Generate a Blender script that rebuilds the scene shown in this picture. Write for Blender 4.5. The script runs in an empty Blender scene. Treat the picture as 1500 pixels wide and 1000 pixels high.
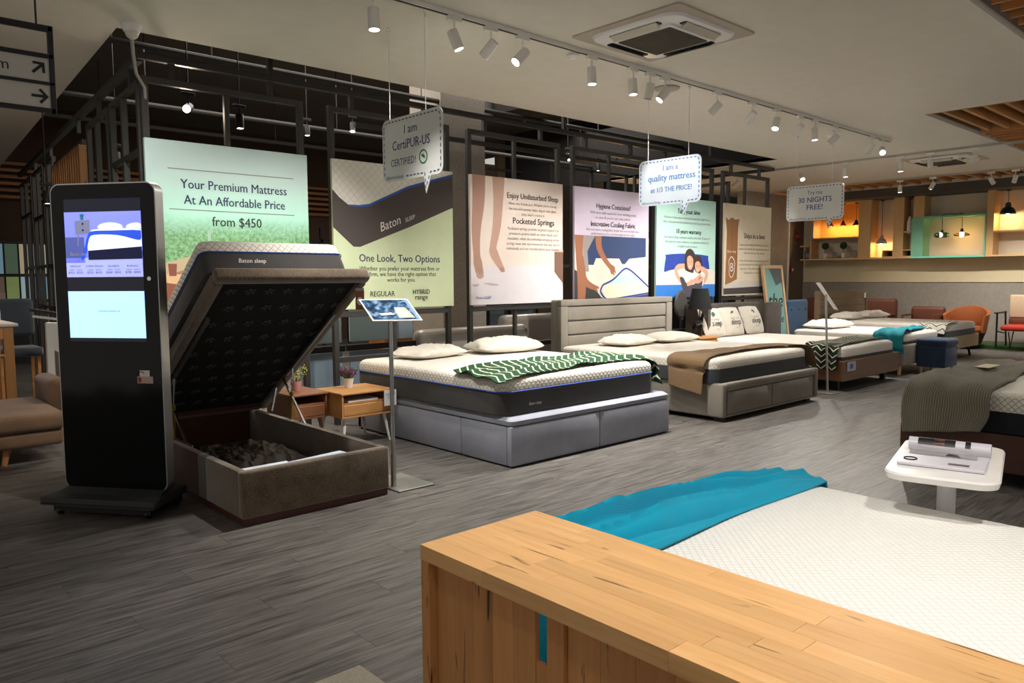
import bpy, bmesh, math, random
from mathutils import Vector, Matrix, Euler, noise
random.seed(7)
PI = math.pi
S = bpy.context.scene
COL = S.collection
# ------------------------------------------------------------------ camera, world, exposure
CAMF, ROLL, H = 1115.0, .006, 1.35
pitch = math.atan(92.7 / CAMF)
az = math.atan(1224 / math.hypot(CAMF, 92.7))
fh = Vector((math.cos(az), math.sin(az), 0)); rt = Vector((math.sin(az), -math.cos(az), 0)); up = Vector((0, 0, 1))
fwd = fh * math.cos(pitch) - up * math.sin(pitch)
cup = up * math.cos(pitch) + fh * math.sin(pitch)
R_ = rt * math.cos(ROLL) - cup * math.sin(ROLL)
U_ = rt * math.sin(ROLL) + cup * math.cos(ROLL)
cd = bpy.data.cameras.new('camera'); cam = bpy.data.objects.new('camera', cd); COL.objects.link(cam)
cam.matrix_world = Matrix(((R_.x, U_.x, -fwd.x, 0), (R_.y, U_.y, -fwd.y, 0), (R_.z, U_.z, -fwd.z, H), (0, 0, 0, 1)))
cd.sensor_width = 36; cd.lens = CAMF / 1500 * 36; cd.clip_start = .05; cd.clip_end = 100
S.camera = cam
S.view_settings.view_transform = 'Standard'; S.view_settings.look = 'None'
S.view_settings.exposure = 1.0; S.view_settings.gamma = 1.0; S.view_settings.use_curve_mapping = False
W = bpy.data.worlds.new('world'); S.world = W; W.use_nodes = True
W.node_tree.nodes['Background'].inputs[0].default_value = (1.0, .95, .88, 1)
W.node_tree.nodes['Background'].inputs[1].default_value = .26

def spot(loc, aim, energy, angle=60, col=(1, .9, .78), blend=.7, r=.04):
    l = bpy.data.lights.new('spot_light', 'SPOT'); l.energy = energy; l.spot_size = math.radians(angle)
    l.spot_blend = blend; l.color = col; l.shadow_soft_size = r
    o = bpy.data.objects.new('spot_light', l); COL.objects.link(o); o.location = loc
    o.rotation_euler = Vector(aim).to_track_quat('-Z', 'Y').to_euler()
    return o
def area(loc, aim, energy, sx, sy, col=(1, .92, .82)):
    l = bpy.data.lights.new('area_light', 'AREA'); l.shape = 'RECTANGLE'; l.size = sx; l.size_y = sy
    l.energy = energy; l.color = col
    o = bpy.data.objects.new('area_light', l); COL.objects.link(o); o.location = loc
    o.rotation_euler = Vector(aim).to_track_quat('-Z', 'Y').to_euler()
    return o
def point(loc, energy, col=(1, .8, .5), r=.03):
    l = bpy.data.lights.new('bulb_light', 'POINT'); l.energy = energy; l.color = col; l.shadow_soft_size = r
    o = bpy.data.objects.new('bulb_light', l); COL.objects.link(o); o.location = loc
    return o
# added fill spots without fixtures, out of frame and over the aisles
WARM = (1, .95, .885); COOL = (.9, .95, 1)
for (x, y, e) in [(0.2, .3, 18), (2.2, -.2, 72), (1.15, 1.0, 88), (4.4, -.3, 45), (6.6, .3, 70), (8.6, 1.4, 70), (11.5, 1.5, 70)]:
    spot((x, y, 3.02), (.12, .05, -1), e, 95, WARM, 1, .08)
area((5.6, 8.6, 4.05), (0, 0, -1), 110, 6, 3, (1, .92, .84))  # added soft fill for the interior, like the next two; no fixtures
area((9.5, 9.0, 4.05), (0, 0, -1), 40, 3, 2, (1, .92, .84))
area((12.8, 7.4, 3.0), (0, 0, -1), 18, 1.5, 1, WARM)

# ------------------------------------------------------------------ materials
def hx(h):
    h = h.lstrip('#'); c = [int(h[i:i + 2], 16) / 255 for i in (0, 2, 4)]
    return tuple(((v + .055) / 1.055) ** 2.4 if v > .04045 else v / 12.92 for v in c) + (1,)
MATS = {}
class NT:
    def __init__(s, name):
        s.m = bpy.data.materials.new(name); s.m.use_nodes = True; s.t = s.m.node_tree; s.b = s.t.nodes['Principled BSDF']
    def n(s, typ, **kw):
        n = s.t.nodes.new(typ)
        for k, v in kw.items():
            if k.startswith('i_'):
                key = k[2:]; key = int(key) if key.isdigit() else key
                n.inputs[key].default_value = v
            else: setattr(n, k, v)
        return n
    def l(s, a, b): s.t.links.new(a, b)
    def math(s, op, a, b=None, c=None):
        n = s.n('ShaderNodeMath', operation=op)
        for i, v in enumerate((a, b, c)):
            if v is None: continue
            if isinstance(v, (int, float)): n.inputs[i].default_value = v
            else: s.l(v, n.inputs[i])
        return n.outputs[0]
    def mix(s, f, a, b):
        n = s.n('ShaderNodeMix', data_type='RGBA')
        for k, v in ((0, f), (6, a), (7, b)):
            if isinstance(v, (int, float, tuple)): n.inputs[k].default_value = v
            else: s.l(v, n.inputs[k])
        return n.outputs[2]
    def obj(s): return s.n('ShaderNodeTexCoord').outputs['Object']
    def bump(s, h, st=.3, d=.01):
        n = s.n('ShaderNodeBump', i_Strength=st, i_Distance=d); s.l(h, n.inputs['Height']); s.l(n.outputs[0], s.b.inputs['Normal'])
def plain(name, col, rough=.6, metal=0, emit=0, spec=.5, trans=0, alpha=1, coat=0):
    if name in MATS: return MATS[name]
    k = NT(name); b = k.b; c = hx(col); b.inputs['Base Color'].default_value = c
    b.inputs['Roughness'].default_value = rough; b.inputs['Metallic'].default_value = metal
    b.inputs['Specular IOR Level'].default_value = spec; b.inputs['Coat Weight'].default_value = coat
    if emit: b.inputs['Emission Color'].default_value = c; b.inputs['Emission Strength'].default_value = emit
    if trans: b.inputs['Transmission Weight'].default_value = trans; b.inputs['IOR'].default_value = 1.45
    # fine wear in colour so that nothing is a dead flat tone
    if not emit and not trans:
        no = k.n('ShaderNodeTexNoise', i_Scale=7.0, i_Detail=4.0); k.l(k.obj(), no.inputs[0])
        d = tuple(v * .86 for v in c[:3]) + (1,)
        k.l(k.mix(k.math('MULTIPLY', no.outputs[0], .8), c, d), b.inputs['Base Color'])
    MATS[name] = k.m; return k.m
def fabric(name, col, col2=None, rough=.95, scale=260, bump=.35, big=5, sheen=.2):
    if name in MATS: return MATS[name]
    k = NT(name); c = hx(col); c2 = hx(col2) if col2 else tuple(v * .7 for v in c[:3]) + (1,)
    o = k.obj()
    a = k.n('ShaderNodeTexNoise', i_Scale=float(scale), i_Detail=2.0); k.l(o, a.inputs[0])
    g = k.n('ShaderNodeTexNoise', i_Scale=float(big), i_Detail=6.0, i_Roughness=.6); k.l(o, g.inputs[0])
    f = k.math('ADD', k.math('MULTIPLY', a.outputs[0], .55), k.math('MULTIPLY', g.outputs[0], .45))
    r = k.n('ShaderNodeMapRange', i_1=.35, i_2=.68); k.l(f, r.inputs[0])
    k.l(k.mix(r.outputs[0], c2, c), k.b.inputs['Base Color'])
    k.b.inputs['Roughness'].default_value = rough; k.b.inputs['Sheen Weight'].default_value = sheen
    k.b.inputs['Specular IOR Level'].default_value = .25
    k.bump(a.outputs[0], bump, .003)
    MATS[name] = k.m; return k.m
def wood(name, c1, c2, axis=0, scale=1.0, rough=.5, knots=.5, rand=.35, dark='#3a2412', streak=0):
    if name in MATS: return MATS[name]
    k = NT(name)
    mp = k.n('ShaderNodeMapping'); k.l(k.obj(), mp.inputs[0])
    sc = [14 * scale] * 3; sc[axis] = 1.1 * scale; mp.inputs['Scale'].default_value = sc
    oi = k.n('ShaderNodeObjectInfo')
    off = k.n('ShaderNodeCombineXYZ'); 
    for i in range(3): k.l(k.math('MULTIPLY', oi.outputs['Random'], 37.0 + i * 11), off.inputs[i])
    k.l(off.outputs[0], mp.inputs['Location'])
    a = k.n('ShaderNodeTexNoise', i_Scale=2.2, i_Detail=8.0, i_Roughness=.6, i_Distortion=.8); k.l(mp.outputs[0], a.inputs[0])
    b = k.n('ShaderNodeTexNoise', i_Scale=.7, i_Detail=2.0); k.l(mp.outputs[0], b.inputs[0])
    base = k.mix(a.outputs[0], hx(c1), hx(c2))
    f = k.n('ShaderNodeMapRange', i_1=.62, i_2=.78, i_4=knots); k.l(b.outputs[0], f.inputs[0])
    col = k.mix(f.outputs[0], base, hx(dark))
    if streak:
        m2 = k.n('ShaderNodeMapping'); k.l(k.obj(), m2.inputs[0]); s2 = [16.0] * 3; s2[axis] = 2.2; m2.inputs['Scale'].default_value = s2; k.l(off.outputs[0], m2.inputs['Location'])
        st = k.n('ShaderNodeTexNoise', i_Scale=1.6, i_Detail=3.0, i_Distortion=1.5); k.l(m2.outputs[0], st.inputs[0])
        sf = k.n('ShaderNodeMapRange', i_1=.655, i_2=.72, i_4=streak); k.l(st.outputs[0], sf.inputs[0]); col = k.mix(sf.outputs[0], col, hx('#3a2110'))
    v = k.math('ADD', k.math('MULTIPLY', oi.outputs['Random'], rand), 1 - rand / 2)
    mm = k.n('ShaderNodeVectorMath', operation='SCALE'); k.l(col, mm.inputs[0]); k.l(v, mm.inputs['Scale'])
    k.l(mm.outputs[0], k.b.inputs['Base Color']); k.b.inputs['Roughness'].default_value = rough
    k.bump(a.outputs[0], .12, .004)
    MATS[name] = k.m; return k.m
def floor_mat():
    k = NT('vinyl_plank'); g = k.n('ShaderNodeNewGeometry'); s = k.n('ShaderNodeSeparateXYZ'); k.l(g.outputs['Position'], s.inputs[0])
    x, y = s.outputs[0], s.outputs[1]
    row = k.math('FLOOR', k.math('DIVIDE', y, .18))
    xs = k.math('ADD', x, k.math('MULTIPLY', k.math('FRACT', k.math('MULTIPLY', row, .37)), 1.22))
    pid = k.math('FLOOR', k.math('DIVIDE', xs, 1.22))
    cv = k.n('ShaderNodeCombineXYZ'); k.l(pid, cv.inputs[0]); k.l(row, cv.inputs[1])
    wn = k.n('ShaderNodeTexWhiteNoise', noise_dimensions='3D'); k.l(cv.outputs[0], wn.inputs[0])
    c2 = k.n('ShaderNodeCombineXYZ'); k.l(k.math('MULTIPLY', x, 2.4), c2.inputs[0]); k.l(k.math('MULTIPLY', y, 34.0), c2.inputs[1]); k.l(k.math('MULTIPLY', wn.outputs[0], 40.0), c2.inputs[2])
    a = k.n('ShaderNodeTexNoise', i_Scale=1.3, i_Detail=9.0, i_Roughness=.66, i_Distortion=.6); k.l(c2.outputs[0], a.inputs[0])
    r = k.n('ShaderNodeMapRange', i_1=.3, i_2=.72); k.l(a.outputs[0], r.inputs[0])
    col = k.mix(r.outputs[0], hx('#353332'), hx('#7f7a74'))
    b = k.n('ShaderNodeTexNoise', i_Scale=.8, i_Detail=3.0); k.l(c2.outputs[0], b.inputs[0])
    f = k.n('ShaderNodeMapRange', i_1=.58, i_2=.72, i_4=.7); k.l(b.outputs[0], f.inputs[0])
    col = k.mix(f.outputs[0], col, hx('#26231f'))
    v = k.math('ADD', k.math('MULTIPLY', wn.outputs[0], .10), .95)
    mm = k.n('ShaderNodeVectorMath', operation='SCALE'); k.l(col, mm.inputs[0]); k.l(v, mm.inputs['Scale'])
    k.l(mm.outputs[0], k.b.inputs['Base Color'])
    rr = k.n('ShaderNodeMapRange', i_3=.36, i_4=.52); k.l(a.outputs[0], rr.inputs[0]); k.l(rr.outputs[0], k.b.inputs['Roughness'])
    k.b.inputs['Specular IOR Level'].default_value = .4
    k.bump(a.outputs[0], .15, .003); return k.m
def quilt(name, col, line, s=.045, depth=.5):
    k = NT(name); o = k.obj(); sp = k.n('ShaderNodeSeparateXYZ'); k.l(o, sp.inputs[0])
    x, y, z = sp.outputs
    nrm = k.n('ShaderNodeSeparateXYZ'); k.l(k.n('ShaderNodeTexCoord').outputs['Normal'], nrm.inputs[0])
    sx = k.math('GREATER_THAN', k.math('ABSOLUTE', nrm.outputs[0]), .6)
    L1 = k.math('ADD', k.math('ADD', x, y), z)
    La = k.math('SUBTRACT', k.math('SUBTRACT', x, y), z); Lb = k.math('SUBTRACT', k.math('SUBTRACT', y, z), x)
    L2 = k.math('ADD', k.math('MULTIPLY', sx, Lb), k.math('MULTIPLY', k.math('SUBTRACT', 1.0, sx), La))
    def wv(L): return k.math('ABSOLUTE', k.math('SINE', k.math('MULTIPLY', L, PI / s)))
    h = k.math('MINIMUM', wv(L1), wv(L2)); h2 = k.math('POWER', h, .5)
    r = k.n('ShaderNodeMapRange', i_1=.15, i_2=.55); k.l(h2, r.inputs[0])
    sz = k.math('SUBTRACT', 1.0, k.math('ABSOLUTE', nrm.outputs[2]))
    f = k.math('SUBTRACT', 1.0, k.math('MULTIPLY', k.math('SUBTRACT', 1.0, r.outputs[0]), k.math('ADD', .12, k.math('MULTIPLY', sz, .9))))
    k.l(k.mix(f, hx(line), hx(col)), k.b.inputs['Base Color']); k.b.inputs['Roughness'].default_value = .9
    k.b.inputs['Specular IOR Level'].default_value = .2
    k.bump(h2, depth, .006); MATS[name] = k.m; return k.m
def chevron(name, dark, light, per=.055, amp=.05, wl=.13, thr=.66):
    k = NT(name); uv = k.n('ShaderNodeUVMap'); sp = k.n('ShaderNodeSeparateXYZ'); k.l(uv.outputs[0], sp.inputs[0])
    u, v = sp.outputs[0], sp.outputs[1]
    no = k.n('ShaderNodeTexNoise', i_Scale=30.0); k.l(uv.outputs[0], no.inputs[0])
    tri = k.math('PINGPONG', k.math('ADD', v, k.math('MULTIPLY', no.outputs[0], .004)), wl / 2)
    ph = k.math('FRACT', k.math('DIVIDE', k.math('ADD', u, k.math('MULTIPLY', tri, amp / (wl / 2))), per))
    f = k.math('GREATER_THAN', ph, thr)
    k.l(k.mix(f, hx(dark), hx(light)), k.b.inputs['Base Color']); k.b.inputs['Roughness'].default_value = .95
    k.b.inputs['Specular IOR Level'].default_value = .2
    n2 = k.n('ShaderNodeTexNoise', i_Scale=400.0); k.l(uv.outputs[0], n2.inputs[0]); k.bump(n2.outputs[0], .5, .004)
    MATS[name] = k.m; return k.m
def knit(name, col, dark, per=.012, ang=0, depth=.8):
    k = NT(name); uv = k.n('ShaderNodeUVMap'); sp = k.n('ShaderNodeSeparateXYZ'); k.l(uv.outputs[0], sp.inputs[0])
    L = sp.outputs[1 if ang else 0]; Q = sp.outputs[0 if ang else 1]
    a = k.math('ABSOLUTE', k.math('SINE', k.math('ADD', k.math('MULTIPLY', L, PI / per), k.math('MULTIPLY', k.math('SINE', k.math('MULTIPLY', Q, 2 * PI / .1)), .25))))
    b = k.math('ABSOLUTE', k.math('SINE', k.math('MULTIPLY', Q, PI / (per * .6))))
    h = k.math('ADD', k.math('MULTIPLY', a, .7), k.math('MULTIPLY', b, .3))
    k.l(k.mix(h, hx(dark), hx(col)), k.b.inputs['Base Color']); k.b.inputs['Roughness'].default_value = .95
    k.b.inputs['Specular IOR Level'].default_value = .15; k.b.inputs['Sheen Weight'].default_value = .15
    k.bump(h, depth, .005); MATS[name] = k.m; return k.m

# ------------------------------------------------------------------ mesh builder
class MB:
    def __init__(s): s.bm = bmesh.new(); s.uv = s.bm.loops.layers.uv.new('UVMap'); s.mats = []
    def box(s, x0, x1, y0, y1, z0, z1, bev=0, seg=1, M=None):
        r = bmesh.ops.create_cube(s.bm, size=1)
        vs = r['verts']
        m = Matrix.Translation(((x0 + x1) / 2, (y0 + y1) / 2, (z0 + z1) / 2)) @ Matrix.Diagonal((abs(x1 - x0), abs(y1 - y0), abs(z1 - z0), 1))
        bmesh.ops.transform(s.bm, matrix=m, verts=vs)
        if bev:
            es = list({e for v in vs for e in v.link_edges})
            bv = bmesh.ops.bevel(s.bm, geom=es, offset=bev, segments=seg, affect='EDGES', profile=.5)
            vs = list({v for f in bv['faces'] for v in f.verts} | {v for v in vs if v.is_valid})
        if M is not None: bmesh.ops.transform(s.bm, matrix=M, verts=vs)
        return s
    def tube(s, pts, r, n=8, caps=True, sq=False):
        pts = [Vector(p) for p in pts]; rr = r if isinstance(r, (list, tuple)) else [r] * len(pts)
        rings = []; prev = None
        for i, p in enumerate(pts):
            t = (pts[min(i + 1, len(pts) - 1)] - pts[max(i - 1, 0)]).normalized()
            if prev is None:
                a = Vector((0, 0, 1)) if abs(t.z) < .9 else Vector((1, 0, 0)); a = (a - t * a.dot(t)).normalized()
            else: a = (prev - t * prev.dot(t)).normalized()
            prev = a; b = t.cross(a)
            o = PI / n if sq else 0; k = math.sqrt(2) if sq else 1
            rings.append([s.bm.verts.new(p + (a * math.cos(o + 2 * PI * j / n) + b * math.sin(o + 2 * PI * j / n)) * rr[i] * k) for j in range(n)])
        s.skin(rings, caps); return s
    def bar(s, a, b, w): return s.tube([a, b], w / 2, 4, sq=True)
    def skin(s, rings, caps=True, closed=True):
        n = len(rings[0])
        for A, B in zip(rings, rings[1:]):
            for j in range(n if closed else n - 1):
                try: s.bm.faces.new((A[j], A[(j + 1) % n], B[(j + 1) % n], B[j]))
                except ValueError: pass
        if caps:
            for R, fl in ((rings[0], True), (rings[-1], False)):
                try: s.bm.faces.new(list(reversed(R)) if fl else R)
                except ValueError: pass
    def lathe(s, prof, c=(0, 0, 0), n=20, caps=True):
        c = Vector(c)
        rings = [[s.bm.verts.new(c + Vector((r * math.cos(2 * PI * j / n), r * math.sin(2 * PI * j / n), z))) for j in range(n)] for r, z in prof]
        s.skin(rings, caps); return s
    def rr(s, levels, n=6, caps=True):
        """stacked rounded rectangles: (cx,cy,z,hw,hl,r)"""
        rings = []
        for cx, cy, z, hw, hl, r in levels:
            r = min(r, hw, hl); P = []
            for q, (sx, sy) in enumerate(((1, 1), (-1, 1), (-1, -1), (1, -1))):
                for k in range(n + 1):
                    a = PI / 2 * (q + k / n)
                    P.append(s.bm.verts.new((cx + sx * (hw - r) + r * math.cos(a), cy + sy * (hl - r) + r * math.sin(a), z)))
            rings.append(P)
        s.skin(rings, caps); return s
    def poly(s, pts, th=0, d=(0, 0, 1)):
        d = Vector(d); A = [s.bm.verts.new(p) for p in pts]
        try:
            f = s.bm.faces.new(A)
            if th:
                B = [s.bm.verts.new(Vector(p) + d * th) for p in pts]
                s.bm.faces.new(list(reversed(B)))
                for i in range(len(A)): s.bm.faces.new((A[i], A[(i + 1) % len(A)], B[(i + 1) % len(A)], B[i]))
        except ValueError: pass
        return s
    def grid(s, fn, nu, nv, close_u=False):
        V = [[s.bm.verts.new(fn(i / nu, j / nv)[:3]) for j in range(nv + 1)] for i in range(nu + 1)]
        for i in range(nu):
            for j in range(nv):
                f = s.bm.faces.new((V[i][j], V[i + 1][j], V[i + 1][j + 1], V[i][j + 1]))
                for l, (a, b) in zip(f.loops, ((i, j), (i + 1, j), (i + 1, j + 1), (i, j + 1))):
                    r = fn(a / nu, b / nv); l[s.uv].uv = (r[3], r[4]) if len(r) > 3 else (a / nu, b / nv)
        return s
    def ball(s, c, r, n=12, sc=(1, 1, 1)):
        R = bmesh.ops.create_icosphere(s.bm, subdivisions=2 if n < 16 else 3, radius=r)
        bmesh.ops.transform(s.bm, matrix=Matrix.Translation(c) @ Matrix.Diagonal((*sc, 1)), verts=R['verts']); return s
    def xf(s, M): bmesh.ops.transform(s.bm, matrix=M, verts=s.bm.verts); return s
    def mesh(s, name, mat, sharp=35):
        bmesh.ops.recalc_face_normals(s.bm, faces=s.bm.faces)
        me = bpy.data.meshes.new(name); s.bm.to_mesh(me); s.bm.free()
        if mat: me.materials.append(mat)
        for p in me.polygons: p.use_smooth = True
        me.set_sharp_from_angle(angle=math.radians(sharp)); return me
def tag(o, label=None, cat=None, group=None, kind=None):
    if label: o['label'] = label
    if cat: o['category'] = cat
    if group: o['group'] = group
    if kind: o['kind'] = kind
    return o
class Thing:
    """an Empty at the thing's base; parts given in local coordinates, or in world ones with world=True"""
    def __init__(s, name, label, cat, loc=(0, 0, 0), rot=0, group=None, world=False, kind=None):
        s.o = bpy.data.objects.new(name, None); COL.objects.link(s.o); s.o.empty_display_size = .1
        s.o.location = loc; s.o.rotation_euler = rot if isinstance(rot, (tuple, Euler)) else (0, 0, rot)
        tag(s.o, label, cat, group, kind)
        M = Matrix.Translation(loc) @ (Euler(rot).to_matrix().to_4x4() if isinstance(rot, (tuple, Euler)) else Matrix.Rotation(rot, 4, 'Z'))
        s.inv = M.inverted() if world else None
    def add(s, name, mb, mat, parent=None, label=None, sharp=35, kind=None):
        me = mb.mesh(name, mat, sharp) if isinstance(mb, MB) else mb
        if isinstance(mb, MB) and s.inv is not None: me.transform(s.inv)
        o = bpy.data.objects.new(name, me); COL.objects.link(o); o.parent = parent or s.o
        if label: o['label'] = label
        if kind: o['kind'] = kind
        return o
    def copy(s, loc, rot, label, group=None):
        r = s.o.copy(); COL.objects.link(r); r.location = loc; r.rotation_euler = rot if isinstance(rot, tuple) else (0, 0, rot)
        r['label'] = label
        if group: r['group'] = group
        for ch in list(s.o.children):
            c = ch.copy(); COL.objects.link(c); c.parent = r
            for g in ch.children:
                d = g.copy(); COL.objects.link(d); d.parent = c
        return r
def single(name, mb, mat, label=None, cat=None, group=None, kind=None, sharp=35, loc=None):
    me = mb.mesh(name, mat, sharp) if isinstance(mb, MB) else mb
    o = bpy.data.objects.new(name, me); COL.objects.link(o)
    if loc: me.transform(Matrix.Translation(-Vector(loc))); o.location = loc
    return tag(o, label, cat, group, kind)
def structure(name, mb, mat, parent=None, sharp=35):
    o = single(name, mb, mat, sharp=sharp)
    if parent: o.parent = parent
    else: o['kind'] = 'structure'
    return o
def text_mesh(body, size, mat, O, u, v, align='CENTER', bold=0, shear=0, width=None, lift=.0003, sp=1.0, line=1.0):
    c = bpy.data.curves.new('t', 'FONT'); c.body = body; c.size = size; c.align_x = align; c.offset = bold; c.shear = shear
    c.space_character = sp; c.space_line = line; c.resolution_u = 2
    c.offset = 0
    o = bpy.data.objects.new('t', c); me = bpy.data.meshes.new_from_object(o)
    u = Vector(u).normalized(); v = Vector(v).normalized(); n = u.cross(v)
    xs = [p.co.x for p in me.vertices]; k = 1
    ky = 1
    if width and xs: k = width / (max(xs) - min(xs)); ky = min(1, k ** .7)

    O = Vector(O)
    for p in me.vertices: p.co = O + u * (p.co.x * k) + v * (p.co.y * ky) + n * lift
    if bold:
        q = bmesh.new(); q.from_mesh(me); g = bmesh.ops.duplicate(q, geom=q.verts[:] + q.edges[:] + q.faces[:])['geom']
        dv = [e for e in g if isinstance(e, bmesh.types.BMVert)]
        bmesh.ops.translate(q, vec=u * size * .02 * k + n * .00005, verts=dv); q.to_mesh(me); q.free()
    me.materials.append(mat); bpy.data.objects.remove(o); return me
def letters(T, body, size, mat, O, u, v, name='lettering', **kw):
    me = text_mesh(body, size, mat, O, u, v, **kw)
    if T.inv is not None: me.transform(T.inv)
    return T.add(name, me, None)

# ------------------------------------------------------------------ shared materials
M_floor = floor_mat()
M_ceil = plain('ceiling_paint', '#ded7cb', .9)
M_black = plain('black_metal', '#1a1a1b', .45, .3)
M_dkceil = plain('dark_ceiling', '#1f1d1c', .95)
M_white = plain('white_paint', '#e4e1da', .5)
M_whitep = plain('white_plastic', '#e9e6e6', .35)
M_alu = plain('aluminium', '#b4b3b0', .32, .9)
M_chrome = plain('chrome', '#d5d5d5', .15, 1)
M_navytxt = plain('navy_print', '#1f2a55', .6)
M_dktxt = plain('dark_print', '#26282c', .6)
M_greytxt = plain('grey_print', '#8b8886', .7)
M_screenblack = plain('glossy_black', '#030304', .09, 0, spec=.22)
M_lamp = plain('lamp_glow', '#fff3df', .5, emit=14)
M_lampc = plain('lamp_glow_cool', '#f2f6ff', .5, emit=14)
M_slat = wood('pine_slat', '#9c6230', '#c98c4e', 1, .8, .6, .4)
M_quilt = quilt('quilted_white', '#e6e0d6', '#8d877c')
M_darkside = fabric('charcoal_side', '#4b4948', '#3a3837', scale=500)
M_piping = plain('blue_piping', '#2a57b8', .6)
M_pillow = fabric('pillow_cotton', '#ece7de', '#ddd5c8', scale=90, bump=.15, big=9)
M_conc = fabric('concrete', '#a39c91', '#877f75', scale=40, bump=.1, big=1.3, sheen=0)

# ================================================================== STRUCTURE
CZ = 3.1
fl = structure('floor', MB().box(-4, 17, -4, 16, -.06, -.006), plain('subfloor', '#2b2826', .9))
# vinyl planks: the 300 nearest in view are parts, the others one joined part
def plank_visible(x, y):
    d = Vector((x, y, 0)) - Vector((0, 0, H)); z = d.dot(fwd)
    if z < .5: return None
    px = 750 + CAMF * d.dot(R_) / z; py = 500 - CAMF * d.dot(U_) / z
    return z if -80 < px < 1580 and py < 1120 else None
pm = MB().box(0, 1.2193, 0, .1793, -.006, 0, .0006).mesh('plank', M_floor)
cand = []; rest = []
for r in range(-6, 88):
    off = ((r * .37) % 1.0) * 1.22
    for c in range(-3, 16):
        x, y = c * 1.22 - off, r * .18
        if x > 16.9: continue
        z = plank_visible(x + .6, y + .09)
        if x + 1.2 < .9 and y > 1.6 and y < 4.9 and z is None: rest.append((x, y)); continue
        cover = (3.7 < x and x + 1.2 < 5.4 and 4.1 < y < 6) or (6.3 < x and x + 1.2 < 8 and 4 < y < 6)
        if z is not None and y < 6.4 and not cover: cand.append((z, x, y))
        else: rest.append((x, y))
cand.sort(); rest += [(x, y) for z, x, y in cand[300:]]
for z, x, y in cand[:300]:
    o = bpy.data.objects.new('plank', pm); COL.objects.link(o); o.location = (x, y, 0); o.parent = fl
b = MB()
for x, y in rest:
    b.poly([(x, y, 0), (x + 1.2193, y, 0), (x + 1.2193, y + .1793, 0), (x, y + .1793, 0)])
o = structure('planks', b, M_floor, fl); o['kind'] = 'stuff'

# white dropped ceiling with its openings: (x0,x1,y0,y1) pieces
ce = MB()
for q in [(-4, 2.8, -4, 5.87), (2.8, 8.2, 1.73, 5.87), (2.8, 8.2, -4, -3.2), (8.2, 9.05, -4, 5.87), (9.05, 13.6, 3.21, 5.87), (13.6, 14.75, -4, 5.87), (9.05, 13.6, -4, -3.6),
          (15.9, 16.7, -4, 8.4), (10.81, 14.75, 5.87, 9.2), (14.75, 15.9, 8.2, 9.2), (-4, .2, 5.87, 16)]:
    ce.box(q[0], q[1], q[2], q[3], CZ, CZ + .05)
ce.poly([(.2, 5.87, CZ), (1.66, 5.87, CZ), (2.35, 16, CZ), (.2, 16, CZ)], .05)
ceil = structure('ceiling', ce, M_ceil)
up_ = MB()   # dark void above the openings
up_.box(-.2, 12.5, 5.5, 16.2, 4.3, 4.4); up_.box(2.6, 8.4, -3.4, 1.9, 3.6, 3.65); up_.box(8.9, 13.8, -3.8, 3.4, 3.6, 3.65); up_.box(14.6, 16, -4, 8.4, 3.6, 3.65)
structure('ceiling_void', up_, plain('void_ceiling', '#57504a', .95), ceil)
fa = MB()
fa.box(1.66, 10.83, 5.84, 5.87, CZ + .005, 4.3); fa.box(10.81, 10.84, 5.87, 12, CZ + .005, 4.3)
fa.poly([(1.66, 5.87, CZ + .005), (2.35, 16, CZ + .005), (2.35, 16, 4.3), (1.66, 5.87, 4.3)], .02, (-1, 0, 0))
fa.box(10.84, 12.5, 9.17, 9.2, CZ, 4.3)
structure('fascia', fa, M_dkceil, ceil)
fb = MB()
for x0, x1, y0, y1 in ((2.8, 8.2, -3.2, 1.73), (9.05, 13.6, -3.6, 3.21), (14.75, 15.9, -4, 8.2)):
    fb.box(x0 - .02, x0, y0, y1, CZ + .052, 3.6); fb.box(x1, x1 + .02, y0, y1, CZ + .052, 3.6); fb.box(x0, x1, y1, y1 + .02, CZ + .052, 3.6)
structure('recess_lining', fb, plain('recess_paint', '#9a9080', .9), ceil)
# pine slat ceilings
def slats(name_n, x0, x1, y0, y1, pitch_, depth=.13, zz=CZ):
    sm = MB().box(-.011, .011, y0, y1, 0, depth).mesh('slat', M_slat)
    x = x0 + pitch_ / 2
    while x < x1:
        o = bpy.data.objects.new('slat', sm); COL.objects.link(o); o.location = (x, 0, zz + .003); o.parent = ceil; x += pitch_
    jm = MB().box(x0, x1, -.025, .025, 0, .14).mesh('joist', wood('pine_joist', '#a86f3a', '#cd9758', 0, .8, .6, .3))
    y = y1 - .25
    while y > y0:
        o = bpy.data.objects.new('joist', jm); COL.objects.link(o); o.location = (0, y, zz + depth + .01); o.parent = ceil; y -= .42
slats(1, 4.66, 8.1, -1.5, 1.66, .20, .13)
slats(2, 10.7, 13.5, -1.2, 3.17, .20, .13)
def beams(x0, x1, ys, depth=.14, w=.02):
    bm_ = MB().box(x0, x1, -w, w, 0, depth, .002).mesh('beam', wood('pine_beam', '#a4692f', '#cf9a58', 0, .8, .6, .3, .3))
    for y in ys:
        o = bpy.data.objects.new('beam', bm_); COL.objects.link(o); o.location = (0, y, CZ + .003); o.parent = ceil
beams(9.07, 10.66, [3.04 - .195 * i for i in range(22)])
beams(14.77, 15.88, [8.1 - .27 * i for i in range(24)], .13, .022)
structure('recess_board', MB().box(9.07, 9.09, -3.5, 3.2, CZ + .001, CZ + .16), M_slat, ceil)

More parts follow.
